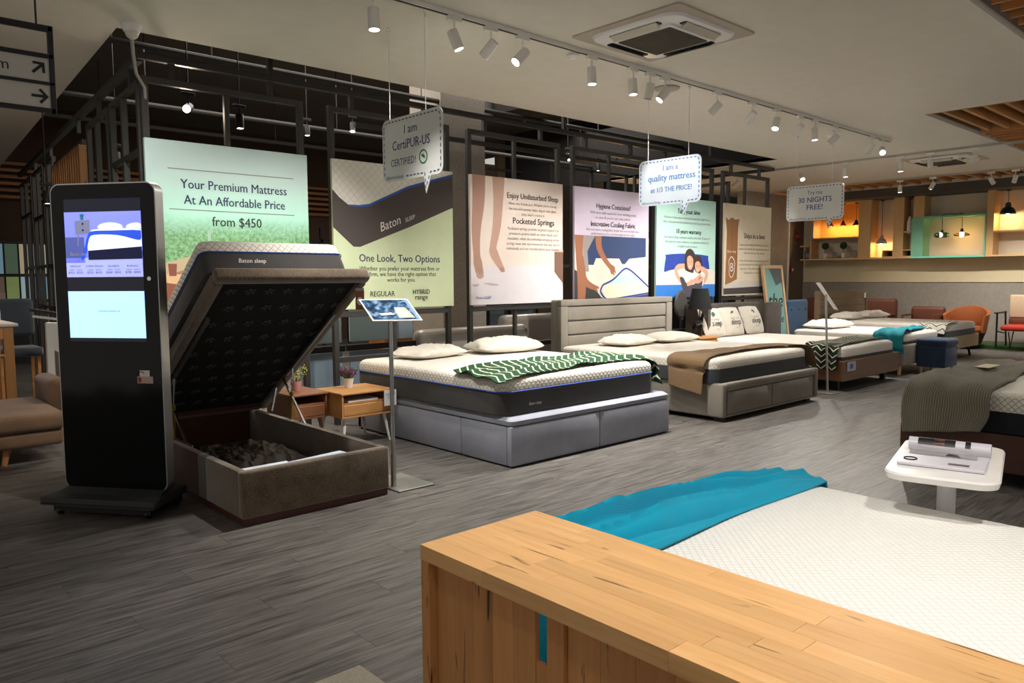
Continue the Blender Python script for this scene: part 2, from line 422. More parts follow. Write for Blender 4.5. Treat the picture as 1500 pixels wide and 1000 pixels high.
# far feature wall
wl = MB(); wl.box(16.7, 16.85, 2.0, 8.4, 0, 3.1)
M_wall = fabric('grey_wallpaper', '#a39a8f', '#8d857b', scale=60, bump=.15, big=14, sheen=0)
structure('wall_far', wl, M_wall)
structure('trim_1', MB().box(16.68, 16.7, 2.0, 8.38, 1.22, 1.70), plain('cream_band', '#d9c9a4', .8))
structure('wall_far_shelf_back', MB().box(16.66, 16.7, 2.0, 8.38, 1.74, 2.95), plain('cream_shelf_back', '#dccfb8', .85), bpy.data.objects['wall_far'])
structure('trim_2', MB().box(15.95, 16.7, 2.0, 8.4, 2.93, 3.095), plain('soffit_grey', '#57544f', .85))
structure('baseboard_far', MB().box(16.67, 16.7, 2.0, 8.38, 0, .09), plain('baseboard_paint', '#6b665e', .7))
# concrete pier and brown tiled return beside the feature wall
structure('wall_left', MB().box(15.9, 17.0, 8.4, 8.6, 0, 3.1), plain('brown_panel', '#7b6650', .7))
structure('wall_left', MB().box(14.2, 15.9, 8.36, 8.6, 0, 3.1), M_conc)
structure('trim_3', MB().box(15.88, 15.92, 8.33, 8.36, 0, 3.1), M_white)
# interior behind the black rack
structure('wall_back', MB().box(-1, 16.9, 15.2, 15.35, 0, 4.3), plain('dark_brown_wall', '#4a3527', .9))
structure('wall_back', MB().box(15.0, 17.0, 11.4, 11.5, 0, 4.3), plain('dark_grey_wall', '#2c2b2b', .9))
structure('wall_back', MB().box(16.9, 17.0, 8.6, 11.4, 0, 4.3), plain('dark_grey_wall', '#2c2b2b', .9))
structure('wall_left', MB().box(-1.1, -1.0, 9.5, 15.3, 0, 4.3), plain('dark_brown_wall', '#4a3527', .9))
structure('wall_back', MB().box(12.2, 14.2, 10.4, 10.5, 0, 4.3), plain('dark_grey_wall', '#2c2b2b', .9))
pc = MB(); pc.box(5.75, 6.45, 7.55, 8.2, 0, 4.3)
structure('pillar', pc, M_conc)
structure('wall_back', MB().box(6.45, 7.0, 8.2, 8.3, 0, 4.3), plain('grey_back_panel', '#6d6963', .85))
# ducts and pipes overhead in the open ceiling
dm = plain('duct_metal', '#302d2a', .6, .2)
for x0, x1, y0, y1, z0, z1, lb in ((2.2, 4.4, 6.3, 6.9, 3.55, 3.95, 'wide dark air duct above the left end of the black rack'), (7.1, 7.7, 5.95, 8.7, 3.6, 4.0, 'grey air duct running back above the middle posters')):
    T = Thing('air_duct', lb, 'duct', ((x0 + x1) / 2, (y0 + y1) / 2, z0), world=True)
    T.add('duct_body', MB().box(x0, x1, y0, y1, z0, z1, .01), dm)
    for t in (.2, .5, .8): T.add('flange', MB().box(x0 + (x1 - x0) * t - .02 if x1 - x0 > y1 - y0 else x0 - .02, x0 + (x1 - x0) * t + .02 if x1 - x0 > y1 - y0 else x1 + .02, y0 - .02 if x1 - x0 > y1 - y0 else y0 + (y1 - y0) * t - .02, y1 + .02 if x1 - x0 > y1 - y0 else y0 + (y1 - y0) * t + .02, z0 - .02, z1 + .02), dm)
for i, (y, z) in enumerate(((7.6, 3.5), (9.6, 3.4), (11.5, 3.5))):
    b = MB(); b.tube([(1.9, y, z), (12.2, y, z)], .03, 8)
    for x in (3, 5.5, 8, 10.5): b.tube([(x, y, z), (x, y, 4.3)], .006, 5)
    single('ceiling_pipe', b, dm, ['thin grey pipe under the dark ceiling, nearest behind the posters', 'thin grey pipe under the dark ceiling, second behind the posters', 'thin grey pipe under the dark ceiling, farthest behind the posters'][i], 'pipe', loc=(7, y, z))
# pine slat frieze on the back wall and the vertical slat screen on the left
wh = wood('dark_pine', '#7a4c28', '#a9733f', 0, .6, .6, .3)
for k in range(6):
    single_m = MB().box(1.5, 9.6, 15.05, 15.18, 2.72 + k * .11, 2.77 + k * .11)
    o = structure('slat', single_m, wh, bpy.data.objects['wall_back'])

# ================================================================== BLACK RACK
M_tube = plain('black_tube', '#3a3836', .5, .2)
def frame_x(x0, x1, y, n, lb, mids=True):
    T = Thing('metal_frame', lb, 'frame', (x0, y, 0), world=True)
    for x in (x0, x1): T.add('post', MB().box(x - .025, x + .025, y - .025, y + .025, 0, 2.9, .003), M_tube)
    T.add('rail', MB().box(x0 + .025, x1 - .025, y - .025, y + .025, 2.85, 2.9, .003), M_tube)
    if mids:
        T.add('post', MB().box((x0 + x1) / 2 - .02, (x0 + x1) / 2 + .02, y - .0, y + .04, 0, 2.85, .003), M_tube)
    T.add('rail', MB().box(x0 + .025, x1 - .025, y - .025, y + .025, 1.0, 1.05, .003), M_tube)
    T.add('rail', MB().box(x0 + .025, x1 - .025, y - .025, y + .025, .58, .63, .003), M_tube)
    return T
PX = [(1.91, 3.25), (3.49, 4.86), (5.09, 6.48), (6.68, 8.10), (8.27, 9.67), (9.90, 11.24)]
nm = ['meadow poster', 'two options poster', 'undisturbed sleep poster', 'hygiene poster', 'couple poster', 'ships in a box poster']
for i, (a, b_) in enumerate(PX):
    frame_x(a + .03, b_ - .03, 6.26, i, 'black steel frame that carries the ' + nm[i])
T = Thing('overhead_rail', 'long black steel rail with stubs above all the poster frames', 'rail', (1.95, 6.26, 3.04), world=True)
T.add('rail', MB().box(1.9, 11.38, 6.235, 6.285, 3.02, 3.07, .003), M_tube)
for i, (a, b_) in enumerate(PX):
    for t in (.18, .78): x = a + (b_ - a) * t; T.add('stub', MB().box(x - .02, x + .02, 6.24, 6.28, 2.9, 3.02), M_tube)
for x in (2.96, 6.56, 9.6): T.add('hanger', MB().box(x - .02, x + .02, 6.24, 6.28, 3.07, 4.3), M_tube)
T = Thing('overhead_rail', 'black steel rail running back from the right end of the rack', 'rail', (11.36, 6.3, 3.04), world=True)
T.add('rail', MB().box(11.33, 11.38, 6.29, 9.1, 3.02, 3.07), M_tube); T.add('rail', MB().box(4.5, 11.3, 7.45, 7.5, 3.02, 3.07), M_tube)
T = Thing('metal_frame', 'black steel frame turned sideways at the right end of the rack', 'frame', (11.1, 6.4, 0), world=True)
for y in (6.9, 8.3): T.add('post', MB().box(11.08, 11.13, y - .025, y + .025, 0, 2.9), M_tube)
T.add('rail', MB().box(11.08, 11.13, 6.9, 8.3, 2.85, 2.9), M_tube)
for n_, (a, b_) in enumerate(((7.6, 9.2), (9.4, 11.0))):
    T = Thing('metal_frame', ['thin black frame standing behind the hygiene poster', 'thin black frame standing behind the couple poster'][n_], 'frame', (a, 7.47, 0), world=True)
    for x in (a, (a + b_) / 2, b_): T.add('post', MB().box(x - .02, x + .02, 7.45, 7.49, 0, 2.9), M_tube)
    for z in (1.5, 2.86): T.add('rail', MB().box(a, b_, 7.45, 7.49, z, z + .04), M_tube)
# left wing of the rack, running away from the corner
def LX(y): return 1.93 + .075 * (y - 6.3)
wing = ['nearest the kiosk', 'second from the kiosk', 'just past the wooden slat screen', 'second past the wooden slat screen', 'farthest down the aisle']
wy = [(6.35, 7.35), (7.5, 8.45), (10.85, 11.6), (11.75, 12.8), (13.0, 14.3)]
for n_, (a, b_) in enumerate(wy):
    T = Thing('metal_frame', 'black steel frame on the left side of the rack, ' + wing[n_], 'frame', (LX(a), a, 0), world=True)
    for y in (a, (a + b_) / 2 + .05, b_): T.add('post', MB().bar((LX(y), y, 0), (LX(y), y, 2.88), .045), M_tube)
    for z in (2.86, 2.35 - .12 * (n_ % 2), 1.55, 1.0): T.add('rail', MB().bar((LX(a), a, z), (LX(b_), b_, z), .04), M_tube)
T = Thing('overhead_rail', 'long brown-black rail above the left side frames', 'rail', (LX(6.3), 6.3, 3.04), world=True)
T.add('rail', MB().bar((LX(6.3), 6.3, 3.04), (LX(14.5), 14.5, 3.04), .055), M_tube)
for y in (6.6, 7.9, 9.0, 11, 12.5): T.add('stub', MB().bar((LX(y), y, 2.88), (LX(y), y, 3.02), .035), M_tube)
T = Thing('slat_screen', 'tall screen of vertical brown wooden slats in the left rack', 'screen', (LX(9.6), 9.6, 0), world=True)
M_vs = wood('vertical_slat', '#7d5229', '#a87541', 2, .7, .6, .3)
for k in range(14):
    y = 8.72 + k * .145
    T.add('slat', MB().box(LX(y) - .06, LX(y) + .02, y - .022, y + .022, 0, 2.72, .003), M_vs)
T.add('frame', MB().bar((LX(8.7), 8.7, 2.75), (LX(10.65), 10.65, 2.75), .05), M_tube)
# camera dome with cable and antenna pipe at the corner
T = Thing('security_camera', 'white dome camera on the ceiling at the corner of the dark opening', 'camera', (1.72, 5.74, CZ), world=True)
T.add('dome_base', MB().lathe([(.001, 0), (.065, 0), (.065, -.02), (.05, -.05), (.001, -.05)], (1.72, 5.74, CZ), 20), M_whitep)
T.add('dome', MB().ball((1.72, 5.74, CZ - .055), .045, 12), plain('dome_smoke', '#cfc9c0', .2))
single('flexible_conduit', MB().tube([(1.74, 5.82, 3.08), (1.8, 6.0, 2.98), (1.86, 6.15, 2.88), (1.93, 6.2, 2.8), (1.95, 6.26, 2.7)], .012, 8), plain('conduit_grey', '#9a958c', .5), 'pale flexible conduit hanging from the dome camera to the rack corner', 'conduit', loc=(1.74, 5.82, 3.08))

# ================================================================== POSTERS
PZ0, PZ1, PY = 1.07, 2.43, 6.2
class Poster:
    def __init__(s, i, label, mat, ht=None):
        s.x0, s.x1 = PX[i]; s.w = s.x1 - s.x0; s.h = PZ1 - PZ0; s.lay = 0
        s.T = Thing('poster', label, 'poster', (s.x0, PY, PZ0), world=True, group=None)
        s.T.add('board', MB().box(s.x0, s.x1, PY, PY + .03, PZ0, PZ1, .002), mat)
    def P(s, u, v, k=0): return (s.x0 + u * s.w, PY - .0006 - .00022 * k, PZ1 - v * s.h)
    def flat(s, name, pts, mat, k=None):
        s.lay += 1; k = s.lay if k is None else k
        s.T.add(name, MB().poly([s.P(min(max(u, 0), 1), min(max(v, 0), 1), k) for u, v in pts]), mat)
    def text(s, body, u, v, size, mat, width=None, **kw):
        s.lay += 1
        letters(s.T, body, size, mat, s.P(u, v, s.lay), (1, 0, 0), (0, 0, 1), width=width * s.w if width else None, **kw)
def curve(pts, n=6, close=True):
    out = []; N = len(pts)
    for i in range(N if close else N - 1):
        p0, p1, p2, p3 = (pts[(i + k) % N] if close else pts[min(max(i + k, 0), N - 1)] for k in (-1, 0, 1, 2))
        for j in range(n):
            t = j / n
            out.append(tuple(.5 * ((2 * p1[c]) + (-p0[c] + p2[c]) * t + (2 * p0[c] - 5 * p1[c] + 4 * p2[c] - p3[c]) * t * t + (-p0[c] + 3 * p1[c] - 3 * p2[c] + p3[c]) * t ** 3) for c in range(2)))
    if not close: out.append(pts[-1])
    return out
def strip(p, C, Wd, mat, nm_='printed_limb', n=6):
    c = curve(C, n, False); w = [q[0] for q in curve([(x, 0) for x in Wd], n, False)]; A = []; B = []
    for i, q in enumerate(c):
        a = c[max(i - 1, 0)]; b_ = c[min(i + 1, len(c) - 1)]; d = Vector((b_[0] - a[0], b_[1] - a[1], 0)).normalized()
        if i == 0: d = Vector((0, 1, 0)) if abs(d.y) > .8 else d
        A.append((q[0] - d.y * w[i], q[1] + d.x * w[i])); B.append((q[0] + d.y * w[i], q[1] - d.x * w[i]))
    q, d = c[-1], Vector((c[-1][0] - c[-2][0], c[-1][1] - c[-2][1], 0)).normalized(); e = w[-1]
    tip = [(q[0] + (-d.y * math.cos(t) + d.x * math.sin(t)) * e, q[1] + (d.x * math.cos(t) + d.y * math.sin(t)) * e) for t in (PI * k / 6 for k in range(1, 6))]
    p.flat(nm_, A + tip + B[::-1], mat)
# 1 meadow poster: printed sky, hedge and sill
k = NT('meadow_print'); sp = k.n('ShaderNodeSeparateXYZ'); k.l(k.obj(), sp.inputs[0])
zz = sp.outputs[2]; no = k.n('ShaderNodeTexNoise', i_Scale=3.0, i_Detail=3.0); k.l(k.obj(), no.inputs[0])
n2 = k.n('ShaderNodeTexNoise', i_Scale=34.0, i_Detail=6.0, i_Roughness=.75); k.l(k.obj(), n2.inputs[0])
rr = k.n('ShaderNodeMapRange', i_1=.38, i_2=.62); k.l(n2.outputs[0], rr.inputs[0])
leaf = k.mix(rr.outputs[0], hx('#4b7f4b'), hx('#94c894'))
edge = k.n('ShaderNodeMapRange', i_1=.66, i_2=.92); k.l(k.math('ADD', zz, k.math('MULTIPLY', no.outputs[0], .14)), edge.inputs[0])
edge.interpolation_type = 'SMOOTHSTEP'
sky = k.n('ShaderNodeMapRange', i_1=.75, i_2=1.15); k.l(zz, sky.inputs[0])
skyc = k.mix(sky.outputs[0], hx('#b0ead4'), hx('#c3dcd8'))
k.l(k.mix(edge.outputs[0], leaf, skyc), k.b.inputs['Base Color']); k.b.inputs['Roughness'].default_value = .6
p = Poster(0, 'pale green meadow poster reading Your Premium Mattress At An Affordable Price', k.m)
woodp = plain('print_pale_wood', '#c39a70', .6); woodd = plain('print_red_wood', '#8d5038', .6); woodl = plain('print_light_wood', '#dcb488', .6)
p.flat('printed_window_sill', [(0, .72), (.35, .62), (.35, .68), (0, .80)], plain('print_sill', '#bfae8a', .6))
p.flat('printed_window_frame', [(.335, .50), (.355, .50), (.355, .68), (.335, .68)], plain('print_frame', '#9fc4ac', .6))
p.flat('printed_wall', [(0, .80), (.35, .68), (.5, .70), (.5, 1), (0, 1)], plain('print_brown_wall', '#a07a5c', .6))
p.flat('printed_nightstand', [(.02, .80), (.10, .755), (.30, .775), (.24, .83)], woodl)
p.flat('printed_nightstand', [(.02, .80), (.24, .83), (.24, .96), (.02, .93)], woodd)
p.flat('printed_drawer', [(.245, .83), (.30, .78), (.30, .92), (.245, .96)], woodp)
p.flat('printed_plant_pot', [(.10, .70), (.15, .70), (.145, .77), (.105, .77)], plain('print_pot', '#8b4b3e', .6))
p.flat('printed_rug', [(.02, .95), (.28, .98), (.28, 1), (.02, 1)], plain('print_rug', '#6f5e50', .6))
p.flat('printed_rule', [(.12, .155), (.90, .155), (.90, .16), (.12, .16)], M_greytxt); p.flat('printed_rule', [(.12, .385), (.90, .385), (.90, .39), (.12, .39)], M_greytxt)
p.text('Your Premium Mattress', .52, .265, .135, M_navytxt, .66, bold=.004)
p.text('At An Affordable Price', .52, .355, .135, M_navytxt, .63, bold=.004)
p.text('from $450', .52, .475, .135, M_dktxt, .31, bold=.004)
# 2 green options poster
p = Poster(1, 'light green poster reading One Look, Two Options with a mattress corner', plain('print_green', '#d3e0b8', .6))
p.flat('printed_quilt', [(0, 0), (1, 0), (1, .02), (.8, .075), (.6, .135), (.4, .215), (.28, .27), (.2, .29), (.12, .295), (.08, .275), (.05, .25), (0, .20)], M_quilt_p := quilt('print_quilt', '#dedbd4', '#c6c2ba', .075, .1))
p.flat('printed_mattress_side', [(0, .20), (.05, .25), (.12, .297), (.2, .30), (.28, .29), (.6, .145), (1, .025), (1, .265), (.62, .42), (.2, .575), (.15, .575), (0, .45)], plain('print_brown_side', '#4b413f', .7))
p.flat('printed_piping', [(.12, .293), (.2, .293), (.28, .28), (.6, .135), (1, .018), (1, .034), (.6, .152), (.28, .297), (.2, .306), (.12, .303)], M_piping)
p.lay += 1; letters(p.T, 'Baton', .15, M_white, p.P(.45, .435, p.lay), (.93, 0, .36), (-.36, 0, .93), width=.25, shear=.35); letters(p.T, 'SLEEP', .055, M_white, p.P(.615, .375, p.lay), (.93, 0, .36), (-.36, 0, .93), width=.13, shear=.3)
p.text('One Look, Two Options', .53, .675, .13, M_navytxt, .68, bold=.004)
p.text('Whether you prefer your mattress firm or', .53, .735, .07, M_dktxt, .68)
p.text('firm, we have the right option that', .55, .775, .07, M_dktxt, .57)
p.text('works for you.', .53, .815, .07, M_dktxt, .24)
p.text('REGULAR', .37, .915, .085, M_dktxt, .2, bold=.002); p.text('range', .37, .955, .07, M_dktxt, .1)
p.text('HYBRID', .70, .905, .085, M_dktxt, .15, bold=.002); p.text('range', .70, .945, .085, M_dktxt, .11, bold=.001)
# 3 dangling legs
p = Poster(2, 'peach poster of dangling bare legs reading Enjoy Undisturbed Sleep', plain('print_peach', '#efdfd4', .6))
p.flat('printed_bed', [(0, .70), (.82, .69), (.90, .76), (1, .86), (1, 1), (0, 1)], plain('print_bed_white', '#e9e2e8', .6))
skin = plain('print_skin', '#b98f7e', .6); skin2 = plain('print_skin_light', '#c7a08e', .6)
strip(p, [(.085, .0), (.08, .2), (.055, .42), (.058, .6), (.07, .68), (.088, .76)], [.065, .06, .045, .034, .042, .036], skin, 'printed_leg')
strip(p, [(.283, 0), (.28, .18), (.262, .38), (.225, .54), (.228, .59), (.27, .66), (.318, .722)], [.063, .05, .042, .034, .042, .034, .022], skin2, 'printed_leg')
for a in ((.062, .775), (.08, .79), (.098, .79), (.115, .78)): strip(p, [(a[0], a[1] - .03), a], [.010, .009], skin2, 'printed_toe')
for a in ((.335, .735), (.322, .74), (.308, .738)): strip(p, [(a[0] - .02, a[1] - .025), a], [.010, .008], skin, 'printed_toe')
p.flat('printed_shadow', curve([(.0, .845), (.08, .838), (.05, .86)], 4), plain('print_shadow', '#c9bdc6', .6)); p.flat('printed_shadow', curve([(.12, .83), (.24, .835), (.28, .85), (.2, .85)], 4), plain('print_shadow', '#c9bdc6', .6))
p.flat('printed_nightstand', [(.90, .56), (1, .56), (1, .84), (.90, .74)], plain('print_walnut', '#7f5f50', .6)); p.flat('printed_nightstand_top', [(.90, .56), (1, .56), (1, .575), (.90, .575)], woodl)
p.text('Enjoy Undisturbed Sleep', .655, .155, .10, M_dktxt, .57, bold=.003)
for j, (t_, w_) in enumerate((('Move, toss & jump as is. Whether you\'re sharing', .53), ('the bed with partner, baby, dog or wine glass,', .53), ('they won\'t notice it.', .26))): p.text(t_, .655, .205 + .042 * j, .045, M_greytxt, w_)
p.text('Pocketed Springs', .66, .355, .10, M_dktxt, .46, bold=.003)
for j, (t_, w_) in enumerate((('Pocketed springs provide targeted support to', .57), ('pressure points such as your back and', .54), ('shoulders, while the individual wrapping of the', .58), ('springs mean that any movement that you will do', .6), ('individually and not transferred to your partner.', .6))): p.text(t_, .66, .405 + .04 * j, .045, M_greytxt, w_)
p.text('Baton SLEEP', .12, .955, .045, plain('print_blue', '#5a76b8', .6), .15, shear=.2)
# 4 hygiene poster
p = Poster(3, 'lilac poster of hands zipping a mattress cover reading Hygiene Conscious?', plain('print_lilac', '#d3c6da', .6))
p.flat('printed_pillows', [(0, .42), (1, .42), (1, 1), (0, 1)], plain('print_cream', '#ded9cb', .6))
p.flat('printed_headboard', [(.13, .42), (.96, .42), (.96, .60), (.72, .62), (.66, .67), (.62, .67), (.58, .62), (.27, .62), (.24, .68), (.17, .68)], plain('print_navy', '#2c3f68', .6))
p.flat('printed_carpet', [(0, .72), (.18, .82), (.34, .97), (.42, 1), (0, 1)], plain('print_dark_floor', '#3c3836', .6))
p.flat('printed_shirt', [(.1, .42), (.26, .42), (.2, .50), (.16, .56), (.18, .74), (.11, .74), (.1, .5)], plain('print_grey_shirt', '#9a9290', .6))
arm = plain('print_tan_skin', '#a0694c', .6)
strip(p, [(.06, .6), (.09, .8), (.085, .995)], [.045, .055, .045], arm, 'printed_leg')
strip(p, [(.055, .42), (.055, .55), (.075, .7), (.13, .82), (.20, .865), (.265, .885)], [.055, .045, .036, .034, .028, .022], arm, 'printed_arm')
strip(p, [(.30, .42), (.31, .52), (.36, .6), (.44, .68), (.495, .715)], [.042, .035, .029, .024, .030], arm, 'printed_arm')
for a, b_ in (((.50, .705), (.525, .745)), ((.485, .72), (.505, .765)), ((.465, .72), (.478, .755)), ((.25, .87), (.30, .885)), ((.25, .89), (.285, .915))): strip(p, [a, b_], [.012, .010], arm, 'printed_finger')
p.flat('printed_mattress', [(.36, .86), (.50, .81), (.66, .72), (.72, .72), (1, .86), (1, .96), (.5, 1), (.40, .985), (.34, .92)], plain('print_ivory', '#e4dfc6', .6))
p.flat('printed_cover_lining', [(.38, .855), (.52, .80), (.66, .72), (.72, .725), (.96, .86), (.8, .845), (.5, .85)], plain('print_pale_blue', '#b8d0d8', .6))
def ribbon(p, pts, w, mat, nm_='printed_piping'):
    c = curve(pts, 5, False); A = []; B = []
    for i, q in enumerate(c):
        a = c[max(i - 1, 0)]; b_ = c[min(i + 1, len(c) - 1)]; d = Vector((b_[0] - a[0], b_[1] - a[1], 0)).normalized()
        A.append((q[0] - d.y * w, q[1] + d.x * w)); B.append((q[0] + d.y * w, q[1] - d.x * w))
    p.lay += 1; m = MB(); n = len(c)
    for i in range(n - 1): m.poly([p.P(*A[i], p.lay), p.P(*A[i + 1], p.lay), p.P(*B[i + 1], p.lay), p.P(*B[i], p.lay)])
    p.T.add(nm_, m, mat)
NV = plain('print_royal', '#24398c', .6)
ribbon(p, [(.36, .86), (.5, .81), (.64, .72), (.72, .72), (.85, .79), (1, .885)], .008, NV)
ribbon(p, [(.36, .86), (.33, .92), (.40, .985), (.5, .99), (1, .945)], .008, NV)
p.flat('printed_bed_base', [(.5, 1), (1, .955), (1, 1)], plain('print_navy', '#2c3f68', .6))
p.text('Hygiene Conscious?', .5, .175, .10, M_dktxt, .46, bold=.003)
for j, (t_, w_) in enumerate((('100% removable covers for your washing needs,', .62), ('so you & yours can rest easier.', .48))): p.text(t_, .5, .225 + .042 * j, .045, M_greytxt, w_)
p.text('Innovative Cooling Fabric', .5, .335, .10, M_dktxt, .60, bold=.003)
for j, (t_, w_) in enumerate((('Our innovative cooling fabric keeps you cool at night time,', .72), ('while keeping you cool throughout the night.', .6))): p.text(t_, .5, .375 + .036 * j, .045, M_greytxt, w_)
# 5 couple poster
p = Poster(4, 'mint poster of two smiling people hugging, reading 10 years warranty', plain('print_mint', '#b2d8cd', .6))
p.flat('printed_headboard', curve([(.17, .57), (.5, .555), (.84, .57), (.87, .6), (.87, .78), (.5, .8), (.15, .78), (.15, .6)], 3), plain('print_blue_hb', '#24409a', .6))
p.flat('printed_pillows', curve([(0, .80), (.15, .74), (.35, .71), (.6, .7), (.85, .71), (1, .74), (1, .9), (0, .9)], 4), plain('print_cream', '#ded9cb', .6))
p.flat('printed_sheet', [(0, .87), (1, .87), (1, 1), (0, 1)], plain('print_bright_blue', '#2f77c9', .6))
sk = plain('print_face', '#cf9f86', .6); hr = plain('print_hair', '#3c2a25', .6); shw = plain('print_shirt', '#dbd6d2', .6); ov = plain('print_dungaree', '#45414a', .6)
p.flat('printed_hair', curve([(.47, .55), (.54, .505), (.62, .54), (.65, .64), (.62, .72), (.58, .80), (.52, .76), (.46, .70)], 4), hr)
p.flat('printed_hair', curve([(.62, .60), (.68, .57), (.75, .60), (.76, .70), (.72, .76), (.63, .72)], 4), hr)
strip(p, [(.46, .68), (.36, .69), (.315, .73), (.36, .80), (.44, .85)], [.024, .028, .026, .024, .022], sk, 'printed_arm')
strip(p, [(.73, .70), (.82, .73), (.845, .775), (.80, .84), (.73, .885)], [.024, .028, .026, .024, .022], sk, 'printed_arm')
p.flat('printed_shirt', curve([(.42, .72), (.52, .74), (.66, .76), (.78, .76), (.78, .88), (.6, .9), (.42, .88)], 3), shw)
p.flat('printed_dungarees', curve([(.38, .80), (.44, .80), (.5, .86), (.62, .87), (.72, .80), (.77, .80), (.76, .9), (.70, 1), (.42, 1), (.43, .92)], 3), ov)
p.flat('printed_face', curve([(.50, .60), (.55, .575), (.60, .61), (.60, .68), (.56, .72), (.51, .69)], 5), sk)
p.flat('printed_face', curve([(.64, .65), (.69, .63), (.735, .66), (.73, .72), (.68, .75), (.64, .71)], 5), sk)
for u_, v_ in ((.553, .685), (.687, .718)): p.flat('printed_smile', curve([(u_ - .02, v_ - .006), (u_, v_ - .002), (u_ + .02, v_ - .008), (u_, v_ + .008)], 3), M_white)
for u_, v_ in ((.535, .64), (.575, .637), (.668, .682), (.707, .68)): p.flat('printed_eye', curve([(u_ - .011, v_), (u_, v_ - .004), (u_ + .011, v_), (u_, v_ + .003)], 2), hr)
strip(p, [(.50, .865), (.58, .85), (.67, .81), (.73, .775)], [.022, .022, .018, .015], sk, 'printed_arm'); strip(p, [(.78, .80), (.70, .84), (.62, .835), (.56, .83)], [.02, .02, .016, .012], sk, 'printed_arm')
p.text('Take your time', .52, .155, .10, M_dktxt, .38, bold=.003)
for j, (t_, w_) in enumerate((('We know it takes time to find out if a mattress is right for you,', .78), ('that is why you have the time to try it out in your own home.', .80))): p.text(t_, .5, .21 + .045 * j, .05, M_greytxt, w_)
p.text('10 years warranty', .52, .355, .10, M_dktxt, .42, bold=.003)
for j, (t_, w_) in enumerate((('Your Baton Sleep mattress is built to last with 10 years of', .78), ('warranty for every mattress, no questions asked and', .74), ('a helpful team at hand.', .34))): p.text(t_, .5, .405 + .045 * j, .05, M_greytxt, w_)
# 6 box poster
p = Poster(5, 'cream poster of a tall cardboard carton reading Ships in a box', plain('print_beige', '#e3d6bd', .6))
p.flat('printed_carton', [(.02, .15), (.08, .18), (.14, .15), (.22, .17), (.30, .16), (.275, .25), (.27, .82), (.13, .86), (.03, .88), (.05, .3)], plain('print_cardboard', '#9b6b42', .6))
p.flat('printed_carton_fold', [(.155, .2), (.165, .2), (.165, .8), (.155, .8)], plain('print_cardboard_dark', '#835633', .6))
ribbon(p, [(.11, .68), (.10, .62), (.15, .575), (.21, .62), (.215, .69), (.20, .76), (.15, .80), (.11, .76), (.11, .68)], .005, M_white, 'printed_emblem')
p.text('B', .158, .735, .22, M_white, .06, bold=.0); p.text('Baton sleep', .15, .53, .06, M_white, .18, shear=.2)
p.flat('printed_bed', curve([(0, .90), (.2, .85), (.5, .84), (1, .86), (1, .92), (0, .93)], 3), plain('print_bed_white2', '#d5cfc6', .6))
p.flat('printed_mattress_side', [(0, .92), (1, .90), (1, .98), (0, .985)], plain('print_dark_side', '#4a4545', .6))
p.text('Ships in a box', .63, .365, .11, M_dktxt, .46, bold=.003)
for j, (t_, w_) in enumerate((('Compressed, rolled and delivered to you in a', .66), ('compact box that fits through any doorway and', .68), ('can be carried up easily.', .46), ('Unbox the mattress on your bed frame, unroll', .64), ('it and let it breathe for a few hours before you', .66), ('sleep on it. The carton can be reused or', .60), ('dropped off at a recycling point', .42))): p.text(t_, .63, .45 + .045 * j + (.04 if j > 2 else 0), .05, M_greytxt, w_)
structure('wall_back', MB().box(10.6, 15.0, 12.0, 12.1, 0, 4.3), plain('tan_back_wall', '#6e5b48', .9))

# ================================================================== CEILING FIXTURES
def head_parts(T, aim, lit, mat_h, mat_l, L=.125, r=.036, stem=.10):
    T.add('adapter', MB().box(-.055, .055, -.018, .018, -.03, .0, .003), mat_h)
    T.add('stem', MB().tube([(0, 0, -.03), (0, 0, -.03 - stem)], .007, 8), mat_h)
    a = Vector(aim).normalized(); q = a.to_track_quat('Z', 'Y').to_matrix().to_4x4(); M = Matrix.Translation((0, 0, -.03 - stem)) @ q
    h = T.add('lamp_head', MB().lathe([(.001, -L * .35), (r * .93, -L * .35), (r, -L * .3), (r, L * .68), (r * .9, L * .7), (r * .86, L * .64)], n=20, caps=False).xf(M), mat_h)
    T.add('lens', MB().lathe([(.001, L * .645), (r * .86, L * .645)], n=20, caps=False).xf(M), mat_l, h)
    return a
T = Thing('ceiling_track', 'long white track crossing the ceiling above the beds', 'track', (6, 4.07, 3.08), world=True)
T.add('rail', MB().box(1.0, 10.35, 4.052, 4.088, 3.07, 3.1, .002), M_white)
T.add('slot', MB().box(1.0, 10.33, 4.062, 4.078, 3.066, 3.0705), M_black)
AW = (-.25, .75, -.75); DN = (0, -.06, -1); LL = (-.62, .1, -.62)
heads = [(1.35, (.05, .8, -.6), 1, 'beyond the top edge above the kiosk'), (2.60, DN, 1, 'first one left of the two hanging wires'), (3.22, (.28, -.2, -.9), 1, 'tilted right, beside the first wires'), (3.54, AW, 0, 'turned to the posters, beside the first wires'),
         (3.84, LL, 1, 'tilted left, left of the air conditioner'), (4.58, DN, 1, 'straight down under the air conditioner'), (5.09, DN, 1, 'straight down, right of the air conditioner'), (5.32, (-.05, .2, -1), 0, 'pointing down dark, next to the flat grey disc'),
         (5.53, (-.5, .25, -.7), 1, 'with a bright side, next to the flat grey disc'), (6.34, AW, 0, 'turned away, first right of the middle speech bubble wires'), (6.96, (.05, .75, -.7), 0, 'turned away, second right of the middle speech bubble wires'),
         (7.44, (-.5, -.1, -.9), 1, 'lit and tilted left, middle of the right run'), (7.94, (.3, .75, -.65), 0, 'turned away, left of a straight lit one'), (8.28, DN, 1, 'straight and lit above the last speech bubble'), (8.78, AW, 0, 'turned away, just right of the last bubble wire'),
         (9.78, (.0, .6, -.8), 1, 'straight and lit near the end of the track'), (10.1, (-.6, -.3, -.4), 1, 'at the very end of the track')]
